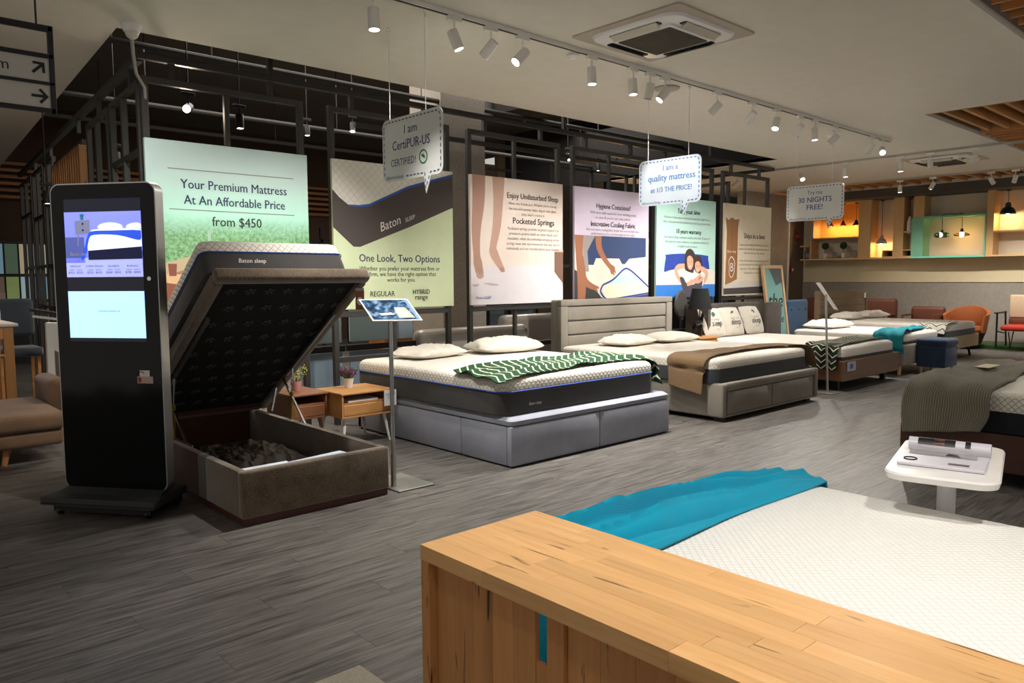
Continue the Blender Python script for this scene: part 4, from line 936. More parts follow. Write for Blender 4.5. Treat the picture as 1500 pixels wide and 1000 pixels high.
# things in the open box
single('paper_sheets', MB().box(1.74, 2.1, 4.08, 4.38, .20, .23, .003), plain('paper_white', '#dfe6ee', .6), 'flat white pack of paper in the left front of the open bed box', 'paper', loc=(1.92, 4.2, .2))
single('paper_sheets', MB().box(2.1, 2.5, 4.1, 4.36, .2, .235, .006, 2, M=Matrix.Translation((2.3, 4.2, 0)) @ Matrix.Rotation(.15, 4, 'Z') @ Matrix.Translation((-2.3, -4.2, 0))), plain('paper_blue', '#c3d0e2', .6), 'bluish plastic pack lying in the right front of the open bed box', 'package', loc=(2.3, 4.2, .2))
single('storage_box', MB().box(1.74, 2.52, 4.07, 4.42, .062, .198, .01), plain('kraft', '#8a7358', .8), 'flat brown carton under the white packs in the bed box', 'box', loc=(2.1, 4.2, .06))
def crumple(u, v):
    x = 1.72 + u * .8; y = 4.75 + v * .75; n_ = noise.noise(Vector((x * 14, y * 14, 1))) + .6 * noise.noise(Vector((x * 31, y * 31, 4)))
    e = min(u, 1 - u, v, 1 - v) * 6; return (x, y, .075 + min(e, 1) * (.09 + .045 * n_))
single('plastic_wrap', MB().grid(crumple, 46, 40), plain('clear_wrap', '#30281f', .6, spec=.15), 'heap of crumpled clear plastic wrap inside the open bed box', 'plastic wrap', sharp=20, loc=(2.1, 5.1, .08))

# ================================================================== BED 1 (blue grey, king)
M_bg = fabric('blue_grey_linen', '#a9acb9', '#8d909e', scale=420, bump=.25, big=3, sheen=.1)
bx0, bx1, by0, by1 = 3.58, 5.45, 3.93, 6.0
T = Thing('storage_bed', 'low blue-grey upholstered bed base without headboard, nearest king bed', 'bed', ((bx0 + bx1) / 2, 5, 0), world=True)
T.add('plinth', MB().box(bx0 + .02, bx1 - .02, by0 + .02, by1 - .02, 0, .02), M_black)
mid = (bx0 + bx1) / 2 + .02
T.add('front_panel', MB().box(bx0, mid - .002, by0, by0 + .05, .01, .295, .01, 2), M_bg); T.add('front_panel', MB().box(mid + .002, bx1, by0, by0 + .05, .01, .295, .01, 2), M_bg)
T.add('side_panel', MB().box(bx0, bx0 + .05, by0 + .05, 4.5, .01, .295, .01, 2), M_bg); T.add('side_panel', MB().box(bx0, bx0 + .05, 4.505, by1, .01, .295, .01, 2), M_bg)
T.add('side_panel', MB().box(bx1 - .05, bx1, by0 + .05, by1, .01, .295, .01, 2), M_bg); T.add('back_panel', MB().box(bx0, bx1, by1 - .05, by1, .01, .295), M_bg)
T.add('cushioned_lip', MB().rr([((bx0 + bx1) / 2, (by0 + by1) / 2, .297, .915, 1.015, .04), ((bx0 + bx1) / 2, (by0 + by1) / 2, .305, .937, 1.038, .05), ((bx0 + bx1) / 2, (by0 + by1) / 2, .335, .94, 1.04, .05), ((bx0 + bx1) / 2, (by0 + by1) / 2, .358, .915, 1.01, .05)]), M_bg)
mattress('mattress', 3.56, 5.35, 4.0, 6.0, .36, .535, .63, 'thick king mattress with dark grey side on the blue-grey base', logo=('Baton sleep', -.57, .06, .05, .13))
pillow('pillow', (4.12, 5.62, .635), .66, .42, .11, .15, 'flat white pillow at the left head of the nearest king bed', seed=3)
pillow('pillow', (4.92, 5.5, .635), .72, .46, .15, -.12, 'plump white pillow at the right head of the nearest king bed', seed=8)
M_ch1 = chevron('green_chevron', '#27492f', '#d3ceba', .085, .05, .17, .80)
drape('throw', [(3.55, 4.55, .64), (3.9, 4.62, .646), (4.4, 4.62, .648), (4.9, 4.66, .648), (5.25, 4.66, .646), (5.375, 4.6, .61), (5.39, 4.42, .5)],
      [(3.53, 3.98, .60), (3.82, 4.02, .638), (4.2, 4.05, .646), (4.6, 4.1, .646), (5.1, 4.12, .646), (5.36, 4.03, .61), (5.40, 3.98, .42)], M_ch1, 'green and white chevron throw across the foot of the nearest king bed', rip=.022, freq=5, seed=2)

# ================================================================== BED 2 (taupe with drawers)
M_tp = fabric('taupe_linen', '#969085', '#7b746a', scale=420, bump=.25, big=3, sheen=.1)
ax0, ax1, ay0, ay1 = 6.14, 8.03, 3.83, 6.02
T = Thing('drawer_bed', 'taupe upholstered bed with two foot drawers and ribbed headboard', 'bed', ((ax0 + ax1) / 2, 5, 0), world=True)
for x in (ax0 + .1, ax1 - .1):
    for y in (ay0 + .1, ay1 - .1): T.add('foot', MB().box(x - .04, x + .04, y - .04, y + .04, 0, .045), M_plinth)
T.add('side_panel', MB().box(ax0, ax0 + .07, ay0, ay1, .04, .36, .02, 3), M_tp); T.add('side_panel', MB().box(ax1 - .07, ax1, ay0, ay1, .04, .36, .02, 3), M_tp)
T.add('top_rail', MB().box(ax0 + .07, ax1 - .07, ay0, ay0 + .07, .285, .36, .015, 2), M_tp); T.add('bottom_rail', MB().box(ax0 + .07, ax1 - .07, ay0 + .01, ay0 + .06, .04, .06), M_tp)
T.add('slat_deck', MB().box(ax0 + .06, ax1 - .06, ay0 + .06, ay1, .2, .34), M_black)
mm_ = (ax0 + ax1) / 2 - .02
for a, b_ in ((ax0 + .10, mm_ - .006), (mm_ + .006, ax1 - .10)): T.add('drawer', MB().box(a, b_, ay0 + .012, ay0 + .06, .062, .278, .008, 2), M_tp)
hx0, hx1 = ax0 + .03, 8.27
hb = T.add('headboard', MB().box(hx0, hx1, 6.0, 6.1, .05, 1.10, .02, 3), M_tp)
T.add('headboard_border', MB().box(hx0, hx1, 5.93, 6.0, 1.03, 1.10, .015, 2), M_tp); T.add('headboard_border', MB().box(hx0, hx0 + .12, 5.93, 6.0, .3, 1.03, .015, 2), M_tp); T.add('headboard_border', MB().box(hx1 - .12, hx1, 5.93, 6.0, .3, 1.03, .015, 2), M_tp)
for z0, z1 in ((.86, 1.025), (.70, .852), (.54, .692), (.36, .532)): T.add('headboard_cushion', MB().box(hx0 + .12, hx1 - .12, 5.945, 6.0, z0, z1, .022, 3), M_tp, hb)
mattress('mattress', 6.12, 7.93, 3.9, 5.93, .345, .49, .585, 'mattress with charcoal side band on the taupe drawer bed', pipe=None, side=fabric('slate_side', '#42464a', '#33373a', scale=500), top=quilt('quilted_cream', '#e3dccf', '#948c80'))
pillow('pillow', (6.75, 5.45, .59), .66, .44, .12, .1, 'crumpled white pillow at the left of the ribbed headboard', seed=13, wr=.02)
pillow('pillow', (7.45, 5.38, .59), .68, .44, .12, -.05, 'smooth cream pillow at the right of the ribbed headboard', plain('latex_cream', '#e2dccd', .6), seed=21, wr=.003)
M_kb = knit('brown_knit', '#8a6f52', '#5f4a33', .011)
drape('throw', [(6.07, 4.38, .31), (6.085, 4.4, .45), (6.13, 4.42, .59), (6.5, 4.4, .60), (7.0, 4.36, .602), (7.5, 4.3, .602), (7.85, 4.2, .60), (7.98, 4.15, .56), (8.06, 4.1, .38)],
      [(6.06, 4.0, .25), (6.08, 4.0, .42), (6.12, 3.98, .58), (6.45, 4.03, .60), (7.0, 4.08, .602), (7.5, 4.06, .602), (7.85, 3.92, .60), (7.98, 3.89, .55), (8.06, 3.87, .36)], M_kb, 'brown knitted throw over the foot of the taupe drawer bed', rip=.012, freq=3, seed=5)

# ================================================================== BED 3 (brown wood with tag)
M_wb = wood('walnut_base', '#64462e', '#8c6847', 0, .8, .5, .3)
cx0, cx1, cy0, cy1 = 8.80, 10.42, 3.9, 6.0
T = Thing('platform_bed', 'brown wooden platform bed with grey winged headboard', 'bed', ((cx0 + cx1) / 2, 5, 0), world=True)
T.add('foot_rail', MB().box(cx0, cx1, cy0, cy0 + .03, .12, .36, .004), M_wb)
M_wb1 = wood('walnut_base_y', '#5b3b26', '#84583a', 1, .8, .5, .3)
for x in (cx0, cx1 - .03): T.add('side_rail', MB().box(x, x + .03, cy0 + .03, cy1, .12, .36, .004), M_wb1)
T.add('slat_deck', MB().box(cx0 + .03, cx1 - .03, cy0 + .03, cy1, .3, .34), M_black)
for x in (cx0 + .15, cx1 - .12):
    for y in (cy0 + .15, cy1 - .2): T.add('leg', MB().box(x - .02, x + .02, y - .03, y + .03, 0, .12), M_black)
M_gh = fabric('dark_grey_linen', '#605954', '#4b4541', scale=400, sheen=.1)
T.add('headboard', MB().box(9.2, 10.55, 5.98, 6.08, .1, .98, .03, 3), M_gh)
T.add('headboard_wing', MB().poly([(8.78, 5.72, .45), (8.78, 6.08, .45), (8.78, 6.08, .98), (8.78, 5.72, .95)], .06, (1, 0, 0)), M_gh); T.add('headboard_wing', MB().box(10.46, 10.9, 5.80, 5.88, .3, .97, .02, 2), M_gh)
T.add('headboard_wing', MB().box(8.82, 9.22, 5.99, 6.07, .3, .96, .02, 2), M_gh)
mattress('mattress', 8.83, 10.38, 3.93, 5.95, .34, .40, .52, 'mattress on the brown wooden platform bed under the chevron throw', pipe=None)
for i, (x, lb) in enumerate(((8.98, 'printed sleep cushion, leftmost of three, half hidden by the headboard wing'), (9.46, 'printed sleep cushion in the middle of three at the grey headboard'), (10.0, 'printed sleep cushion, rightmost of three at the grey headboard'))):
    tz = (math.radians(68), 0, .0); T, c = pillow('cushion', (x, 5.76, .53), .50, .42, .11, tz, lb, fabric('canvas_cushion', '#cfc8bb', '#b7b0a3', scale=200), seed=30 + i, group='three sleep cushions', wr=.006)
    # local x right, y up the cushion, z toward viewer
    for ch in T.o.children: ch.data.transform(Matrix.Translation((0, .20, 0)))
    T.inv = None
    def fz(h=.098): return h
    T.add('printed_tree', MB().poly([(a, b_ + .30, .104) for a, b_ in curve([(-.045, 0), (0, .035), (.045, .005), (.03, -.03), (0, -.05), (-.035, -.03)], 4)], .001), plain('tree_teal', '#2d5b57', .7))
    for tx, y_, s_, w_, sh in (('ssh happy', .215, .035, .2, 0), ('sleep', .13, .13, .24, .35), ('now', .075, .03, .08, 0)):
        me = text_mesh(tx, s_, M_dktxt if tx == 'sleep' else M_greytxt, (0, y_, .113), (1, 0, 0), (0, 1, 0), shear=sh, width=w_, bold=.001); T.add('lettering', me, None)
M_ch2 = chevron('black_chevron', '#1c2b20', '#d4cdb8', .07, .06, .14, .78)
drape('throw', [(8.76, 4.34, .27), (8.77, 4.36, .40), (8.82, 4.38, .52), (9.2, 4.4, .535), (9.8, 4.42, .536), (10.2, 4.42, .535), (10.34, 4.42, .532)],
      [(8.75, 3.96, .25), (8.77, 3.96, .38), (8.84, 3.97, .51), (9.2, 4.0, .535), (9.8, 4.05, .536), (10.2, 4.05, .535), (10.34, 4.06, .532)], M_ch2, 'black and white zigzag throw on the foot of the wooden platform bed', rip=.012, freq=4, seed=9)
T = Thing('price_card', 'blue and white price card hanging on the wooden platform bed', 'card', (8.98, 3.88, .3), world=True); T.add('card', MB().box(8.88, 9.10, 3.888, 3.893, .235, .345), plain('card_white', '#b9bcc4', .5)); T.add('card_print', MB().box(8.94, 9.03, 3.8865, 3.888, .26, .32), plain('card_blue', '#4a6ea8', .5))

# ================================================================== BED 4 (grey base, teal throw)
M_g4 = fabric('light_grey_linen', '#a09a90', '#857f76', scale=400, sheen=.1)
dx0, dx1, dy0, dy1 = 10.8, 12.25, 3.98, 5.62
T = Thing('divan_bed', 'grey upholstered bed on short wooden legs under the small teal throw', 'bed', ((dx0 + dx1) / 2, 5, 0), world=True)
T.add('base', MB().box(dx0, dx1, dy0, dy1, .13, .42, .03, 3), M_g4)
for x in (dx0 + .08, dx1 - .08):
    for y in (dy0 + .08, dy1 - .08): T.add('leg', MB().tube([(x, y, .13), (x, y, 0)], [.028, .02], 12), woodl)
M_bh = fabric('blue_velvet', '#4f6f92', '#3c587a', scale=300)
T = Thing('lounge_chair', 'blue tufted lounge chair behind the head of the grey divan bed', 'chair', (12.2, 6.4, 0), world=True)
hbm = T.add('backrest', MB().box(11.83, 12.57, 6.2, 6.3, .3, .96, .05, 4), M_bh); T.add('seat', MB().box(11.85, 12.55, 6.3, 6.85, .28, .45, .05, 3), M_bh)
for x in (11.9, 12.5):
    for y in (6.26, 6.8): T.add('leg', MB().tube([(x, y, .3), (x, y, 0)], .018, 8), woodl)
for x in (11.95, 12.2, 12.45): T.add('button', MB().ball((x, 6.19, .80), .015), M_bh, hbm)
mattress('mattress', 10.82, 12.2, 4.0, 5.6, .42, .46, .56, 'mattress with thin dark edge under the far teal throw', pipe=None)
pillow('pillow', (11.4, 5.3, .565), .9, .46, .13, 0, 'long white pillow on the grey bed with the teal throw', seed=40)
M_teal = knit('teal_cotton', '#0b8494', '#075763', .01, depth=.5)
drape('throw', [(10.76, 4.36, .36), (10.765, 4.38, .47), (10.82, 4.38, .57), (11.2, 4.38, .572), (11.7, 4.36, .572), (12.15, 4.34, .57)],
      [(10.75, 3.97, .30), (10.76, 3.97, .46), (10.82, 3.97, .565), (11.2, 4.04, .572), (11.7, 4.1, .572), (12.15, 4.16, .57)], plain('teal_plain', '#0f8290', .9), 'small teal throw on the far grey bed', rip=.03, freq=5, seed=11)

# ================================================================== BED 5 (pale wood) with headboard
M_pw = wood('weathered_wood', '#8f7a60', '#b39b7b', 0, .8, .7, .3)
ex0, ex1, ey0, ey1 = 12.95, 14.6, 4.18, 6.3
T = Thing('wooden_bed', 'weathered wood bed with plank headboard before the feature wall', 'bed', ((ex0 + ex1) / 2, 5, 0), world=True)
T.add('foot_rail', MB().box(ex0, ex1, ey0, ey0 + .03, .17, .37, .004), M_pw)
for x in (ex0, ex1 - .03): T.add('side_rail', MB().box(x, x + .03, ey0 + .03, ey1, .17, .37), M_pw)
T.add('slat_deck', MB().box(ex0 + .03, ex1 - .03, ey0 + .03, ey1, .3, .36), M_black)
for x, s in ((ex0 + .2, -1), (ex1 - .2, 1)):
    for y in (ey0 + .1, ey1 - .2): T.add('leg', MB().bar((x, y, .17), (x + .06 * s, y - .02, 0), .03), M_black)
M_hw = wood('brown_plank', '#6f5f4b', '#917f66', 0, .8, .7, .3)
for k_ in range(5): T.add('headboard_plank', MB().box(13.15, 15.1, 6.3, 6.34, .4 + k_ * .135, .53 + k_ * .135, .004), M_hw)
T.add('headboard_post', MB().box(13.1, 13.16, 6.27, 6.36, 0, 1.09), M_hw); T.add('headboard_post', MB().box(15.06, 15.12, 6.27, 6.36, 0, 1.09), M_hw)
T.add('price_tag', MB().box(14.98, 15.08, 6.28, 6.29, .93, 1.03), M_whitep)
mattress('mattress', 12.98, 14.56, 4.2, 6.26, .36, .47, .58, 'cream mattress with dark side on the weathered wood bed', pipe=None)
pillow('pillow', (13.5, 5.95, .585), .7, .42, .13, .1, 'cream pillow in front of the plank headboard', seed=50); pillow('pillow', (14.35, 5.9, .585), .75, .4, .13, -.2, 'bundled cream pillow right of the plank headboard centre', seed=51)
drape('throw', [(12.9, 4.55, .47), (12.97, 4.56, .585), (13.3, 4.5, .593), (13.75, 4.45, .593)], [(12.88, 4.16, .44), (12.97, 4.16, .58), (13.3, 4.19, .593), (13.7, 4.22, .593)], chevron('white_zigzag', '#c9c4b6', '#2b2b29', .09, .07, .16, .82), 'white zigzag throw folded on the weathered wood bed corner', rip=.012, seed=14)
T = Thing('nightstand', 'low brown nightstand between the far pillows', 'nightstand', (12.6, 6.0, 0), world=True); T.add('top', MB().box(12.3, 12.88, 5.75, 6.14, .5, .53, .004), M_hw); T.add('body', MB().box(12.33, 12.85, 5.78, 6.11, .12, .5, .004), M_hw)
for x in (12.36, 12.82):
    for y in (5.81, 6.08): T.add('leg', MB().box(x - .02, x + .02, y - .02, y + .02, 0, .12), M_black)

# ================================================================== FOREGROUND: console, bed, throw, side table
gx0, gx1, gy1, gy0, gz = .98, 1.345, 1.385, -1.2, .75
T = Thing('console_table', 'chunky butcher-block wooden console table in the near foreground', 'table', ((gx0 + gx1) / 2, .2, 0), world=True)
M_st = wood('beech_stave', '#c48a4e', '#e8bd82', 1, 1.3, .42, .7, .24, '#96602f', streak=.8)
M_side = wood('beech_panel', '#a96d3b', '#cd945a', 2, 1.0, .45, .7, .2, '#5e3a1e', streak=1.0)
random.seed(3)
nrow = 7; rw = (gx1 - gx0) / nrow
for r in range(nrow):
    y = gy1
    while y > gy0:
        L = random.uniform(.28, .62) * (.6 if y == gy1 else 1); y2 = max(gy0, y - L)
        T.add('stave', MB().box(gx0 + r * rw, gx0 + (r + 1) * rw - .0004, y2 + .0004, y, gz - .035, gz, .0004), M_st); y = y2
def panel(x0, x1, y0, y1, z0, z1, n): # vertical glued boards
    w = (y1 - y0) / n
    for i in range(n): T.add('board', MB().box(x0, x1, y0 + i * w + .0003, y0 + (i + 1) * w - .0003, z0, z1, .0005), M_side)
panel(gx0 + .022, gx0 + .034, 1.034, gy1 - .032, 0, gz - .0355, 5)
panel(gx0 + .020, gx0 + .034, .955, 1.0, 0, gz - .0355, 1)
panel(gx0 + .030, gx0 + .055, -1.15, .954, 0, gz - .0355, 26)
T.add('crosspiece', MB().box(gx0 + .024, gx0 + .032, 1.001, 1.0335, 0, .60), M_side)
T.add('end_stile', MB().box(gx0 + .001, gx0 + .06, gy1 - .031, gy1 - .001, 0, gz - .0355), M_side)
# foreground bed
T = Thing('bed_base', 'bed base hidden behind the wooden console', 'bed', (2, 0, 0), world=True)
T.add('base', MB().box(1.40, 2.63, -1.0, 1.40, .02, .32, .02), M_tp)
M_qf = quilt('quilted_near', '#f0eee9', '#aeaca8', .026, .6)
mattress('mattress', 1.395, 2.66, -1.0, 1.45, .325, .5, .60, 'large white quilted mattress in the near foreground behind the wooden console', top=M_qf, r=.07)
M_tk = knit('teal_knit', '#0aa6c8', '#0885a6', .0045, depth=.3)
def teal(u, v):
    # u along x over the mattress, v across the foot; several long folds
    x = 1.37 + u * 1.40; wob = .05 * math.sin(u * 5) ; yc = 1.30 - .03 * u
    w0 = .35 * (1 - .25 * u) + .02 * math.sin(u * 9)
    y = yc + .16 - .0 * u + w0 * (.5 - v) - .06
    ph = v * 3.4 + .5 * math.sin(u * 3.1 + 1.2) + .25 + .25 * noise.noise(Vector((u * 3, v * 2, 9)))
    fold = (1 - abs(math.sin(ph * PI))) ** 1.2 + .35 * abs(math.sin(ph * 2.3 * PI))
    n_ = noise.noise(Vector((u * 6, v * 5, 2))) * .014 + noise.noise(Vector((u * 15, v * 12, 7))) * .005
    e = min(1, min(v, 1 - v) * 7)
    z = .612 + e * (.008 + .062 * fold * (.6 + .4 * math.sin(u * 4 + .6)) + n_)
    over = y - 1.455
    if over > 0: z -= over * over * 12 + over * .3
    xo = x - 2.665
    if xo > 0: z -= xo * 1.3; x = 2.665 + xo * .5
    xi = 1.40 - x
    return (x, y, z, u * 1.4, v * .45)
m = MB().grid(teal, 120, 90); me = m.mesh('throw', M_tk, 80)
o = single('throw', me, None, 'bright teal throw bunched across the end of the foreground mattress', 'throw', loc=(2, 1.4, .6)); md = o.modifiers.new('Solidify', 'SOLIDIFY'); md.thickness = .006
def tealh(u, v): # its end hanging beside the mattress toward the console
    y = 1.60 - v * .68; z = .615 - u * .42; return (1.372 - .008 * math.sin(v * 14 + u * 2) - .006 * u, y, z, u * .4, v * .4)
T = Thing('throw', 'hanging end of the teal throw seen through the slot of the console', 'throw', (1.37, 1.2, .4), world=True)
T.add('cloth', MB().grid(tealh, 10, 30), M_tk)
# side table
T = Thing('side_table', 'white pedestal side table with rounded rectangular top behind the foreground mattress', 'table', (2.74, .86, 0), rot=math.radians(13.5))
T.add('table_top', MB().rr([(0, 0, .715, .265, .135, .05), (0, 0, .72, .285, .152, .06), (0, 0, .738, .29, .157, .065), (0, 0, .745, .286, .153, .06)], 8), plain('table_white', '#efece8', .3))
T.add('pedestal', MB().tube([(.015, 0, 0), (.015, 0, .715)], .028, 20), M_whitep); T.add('foot', MB().lathe([(.001, 0), (.13, 0), (.13, .008), (.03, .016), (.001, .016)], n=32), M_whitep)
T = Thing('magazine', 'open magazine with curled back pages lying on the white side table', 'magazine', (2.72, .86, .746), rot=math.radians(-78)); T.o.scale = (.64, 1.5, 1.3)
M_pg = plain('magazine_page', '#d9d5de', .35)
T.add('page_block', MB().box(-.19, .19, -.105, .035, 0, .008, .002), M_pg)
roll = [(.035 + .0, .008), (.05, .018), (.075, .026), (.10, .024), (.118, .012), (.12, .0)]
m = MB()
for a, b_ in zip(roll, roll[1:]): m.poly([(-.19, a[0], a[1]), (.19, a[0], a[1]), (.19, b_[0], b_[1]), (-.19, b_[0], b_[1])])
rl = T.add('curled_pages', MB().tube([(-.19, .072, .016), (.19, .072, .016)], .0185, 14), M_pg)
def mg(pts, c, nm_='print', z=.0088, cyl=False):
    if not cyl: T.add(nm_, MB().poly([(x, y, z) for x, y in pts]), plain(c[0], c[1], .35))
    else:
        (x0, x1) = pts; q = MB(); V = []
        for t in range(8): an = math.radians(45 + 120 * t / 7); V.append((.072 + .0192 * math.cos(an), .016 + .0192 * math.sin(an)))
        for a, b_ in zip(V, V[1:]): q.poly([(x0, a[0], a[1]), (x1, a[0], a[1]), (x1, b_[0], b_[1]), (x0, b_[0], b_[1])])
        T.add(nm_, q, plain(c[0], c[1], .35), rl)
mg((-.145, .03), ('mag_black', '#1d1c20'), cyl=True); mg((-.07, -.02), ('mag_skin', '#a07868'), cyl=True); mg((.075, .10), ('mag_black', '#1d1c20'), cyl=True)
mg([(-.17, -.01), (.14, -.01), (.14, .03), (-.17, .03)], ('mag_grey', '#a8a3a8')); mg([(.0, .0), (.07, -.005), (.05, .02), (.01, .025)], ('mag_black', '#1d1c20'), z=.0095)
T.add('printed_oval', MB().tube([(-.14 + .03 * math.cos(t * .35), -.065 + .014 * math.sin(t * .35), .0088) for t in range(19)], .0018, 5), M_black)
mg([(.03, -.085), (.12, -.085), (.12, -.068), (.03, -.068)], ('mag_red', '#6a4a52'))

# right hand dark wood bed
M_mah = wood('mahogany', '#35190f', '#52291a', 0, .8, .45, .4, .2); M_mahy = wood('mahogany_y', '#35190f', '#52291a', 1, .8, .45, .4, .2)
T = Thing('platform_bed', 'dark mahogany platform bed at the right edge', 'bed', (6.5, 1, 0), world=True)
T.add('side_rail', MB().box(5.50, 5.54, -.2, 2.03, .10, .34, .004), M_mahy); T.add('side_rail', MB().box(7.5, 7.54, -.2, 2.03, .10, .34, .004), M_mahy)
T.add('foot_rail', MB().box(5.54, 7.5, 1.99, 2.03, .10, .34, .004), M_mah); T.add('slat_deck', MB().box(5.54, 7.5, -.2, 1.99, .26, .33), M_black)
for x in (5.7, 7.3):
    for y in (.1, 1.7): T.add('leg', MB().box(x - .04, x + .04, y - .04, y + .04, 0, .26), M_mah)
mattress('mattress', 5.58, 7.46, -.2, 1.95, .335, .475, .60, 'mattress with diamond quilting on the dark mahogany bed', side=fabric('navy_side', '#23262d', '#1a1c22', scale=500), pipe=None, top=quilt('quilted_bold', '#e2dccf', '#4c463f', .04))
M_ck = knit('grey_cable', '#8b8574', '#4d483c', .014, ang=1, depth=1.0)
drape('throw', [(5.47, 2.0, .28), (5.52, 2.03, .44), (5.60, 2.03, .60), (5.9, 2.02, .635), (6.4, 2.0, .63), (7.0, 2.0, .63), (7.45, 1.99, .60)],
      [(5.50, 1.54, .34), (5.52, 1.50, .44), (5.58, 1.50, .60), (5.9, 1.50, .618), (6.4, 1.55, .62), (7.0, 1.58, .62), (7.45, 1.62, .60)], M_ck, 'chunky grey-green knitted throw over the corner of the dark bed', rip=.022, freq=4, th=.012, seed=17)
single('leaflet', MB().box(6.35, 6.62, 1.74, 1.84, .668, .672), plain('leaflet_cream', '#cfc2a0', .6), 'cream leaflet on the grey knitted throw', 'leaflet', loc=(6.5, 1.8, .67))
single('floor_mat', MB().box(.6, 1.325, 1.5, 2.245, .001, .014, .004), fabric('beige_mat', '#a39a8a', '#857d6e', scale=200), 'corner of a beige mat on the floor at the bottom edge', 'mat', loc=(1, 1.9, .001))

# ================================================================== SIGN STANDS
T = Thing('sign_stand', 'slim silver sign stand with tilted blue leaflet beside the open bed', 'stand', (2.70, 4.10, 0), world=True)
T.add('base', MB().box(2.655, 2.93, 3.97, 4.36, .001, .011, .003), plain('brushed_steel', '#bdbbb6', .3, .7)); T.add('pole', MB().tube([(2.70, 4.10, .01), (2.70, 4.10, 1.10)], .014, 16), M_alu); T.add('sleeve', MB().tube([(2.70, 4.10, .01), (2.70, 4.10, .22)], .018, 16), M_alu)
su = Vector((.86, -.45, 0)).normalized(); sv0 = Vector((-.30, .62, .0)).normalized(); sv = (Vector((0, .05, 0)) + sv0 * .72 + Vector((0, 0, .55))).normalized()
su = Vector((.84, -.54, .0)).normalized(); back = Vector((.54, .84, 0)).normalized() * .5 + Vector((-.42, .25, 0)) * .6
sv = (back.normalized() * .8 + Vector((0, 0, .6))).normalized()
def SP(a, b_, k=0): n_ = su.cross(sv).normalized(); return Vector((2.70, 4.10, 1.155)) + su * a + sv * b_ + n_ * k
T.add('board', MB().poly([SP(-.155, -.11, 0), SP(.155, -.11, 0), SP(.155, .11, 0), SP(-.155, .11, 0)], .008, -su.cross(sv)), M_white)
k = NT('leaflet_print'); no = k.n('ShaderNodeTexNoise', i_Scale=22.0, i_Detail=3.0); k.l(k.obj(), no.inputs[0]); cr = k.n('ShaderNodeValToRGB'); k.l(no.outputs[0], cr.inputs[0])
for p_, c_ in ((0, '#0d2238'), (1, '#93a9bd')):
    cr.color_ramp.elements[p_].color = hx(c_)
cr.color_ramp.elements[0].position = .38; cr.color_ramp.elements[1].position = .68; e_ = cr.color_ramp.elements.new(.5); e_.color = hx('#1d5078'); k.l(cr.outputs[0], k.b.inputs['Base Color']); k.b.inputs['Roughness'].default_value = .75; k.b.inputs['Specular IOR Level'].default_value = .15
lf = T.add('leaflet', MB().poly([SP(-.145, -.10, .001), SP(.145, -.10, .001), SP(.145, .10, .001), SP(-.145, .10, .001)]), k.m, label='blue printed leaflet')
T.add('printed_photo', MB().poly([SP(.02, -.085, .002), SP(.12, -.085, .002), SP(.10, .02, .002), SP(.03, .02, .002)]), plain('leaflet_tan', '#b6a888', .4), lf); T.add('printed_page', MB().poly([SP(-.08, -.06, .002), SP(.01, -.05, .002), SP(-.01, -.03, .002), SP(-.09, -.04, .002)]), M_white, lf)
T.add('printed_stripe', MB().poly([SP(.125, -.10, .002), SP(.145, -.10, .002), SP(.145, .10, .002), SP(.125, .10, .002)]), plain('leaflet_blue', '#1c6ea8', .4), lf)
T = Thing('hanging_tag', 'small brown tag with round white emblem hanging by the leaflet stand', 'tag', (2.60, 4.3, 1.3), world=True)
tx_ = Vector((.75, -.66, 0)).normalized(); tp = Vector((2.60, 4.30, 1.23))
def TG(a, b_, k=0): return tp + tx_ * a + Vector((-.66, -.75, 0)) * k + Vector((0, 0, b_))
T.add('tag_body', MB().poly([TG(-.028, -.075), TG(.028, -.075), TG(.028, .045), TG(-.028, .045)], .004, (.66, .75, 0)), plain('tag_brown', '#8a4a2a', .5)); T.add('tag_clip', MB().poly([TG(-.028, .045), TG(.028, .045), TG(.028, .062), TG(-.028, .062)], .004, (.66, .75, 0)), plain('tag_grey', '#9a9890', .4))
T.add('emblem', MB().poly([TG(.019 * math.cos(t * .4), -.022 + .026 * math.sin(t * .4), .001) for t in range(16)]), M_whitep); T.add('emblem_mark', MB().tube([TG(-.008, -.034, .002), TG(.002, -.02, .002), TG(-.004, -.01, .002), TG(.008, -.008, .002)], .0015, 5), M_black)
T.add('string', MB().tube([TG(0, .062), tp + Vector((0, .05, .16))], .0012, 5), M_black)
T = Thing('sign_stand', 'slim silver sign stand with edge-on board beside the wooden platform bed', 'stand', (8.64, 4.07, 0), world=True)
T.add('base', MB().box(8.5, 8.76, 3.88, 4.12, .001, .012, .003), plain('brushed_steel', '#bdbbb6', .3, .7)); T.add('pole', MB().tube([(8.62, 4.0, .01), (8.64, 4.06, 1.14)], .013, 14), M_alu)
T.add('board', MB().poly([(8.47, 4.05, 1.28), (8.52, 4.13, 1.28), (8.98, 4.12, .96), (8.93, 4.04, .95)], .008, (.3, -.1, -.5)), M_whitep)

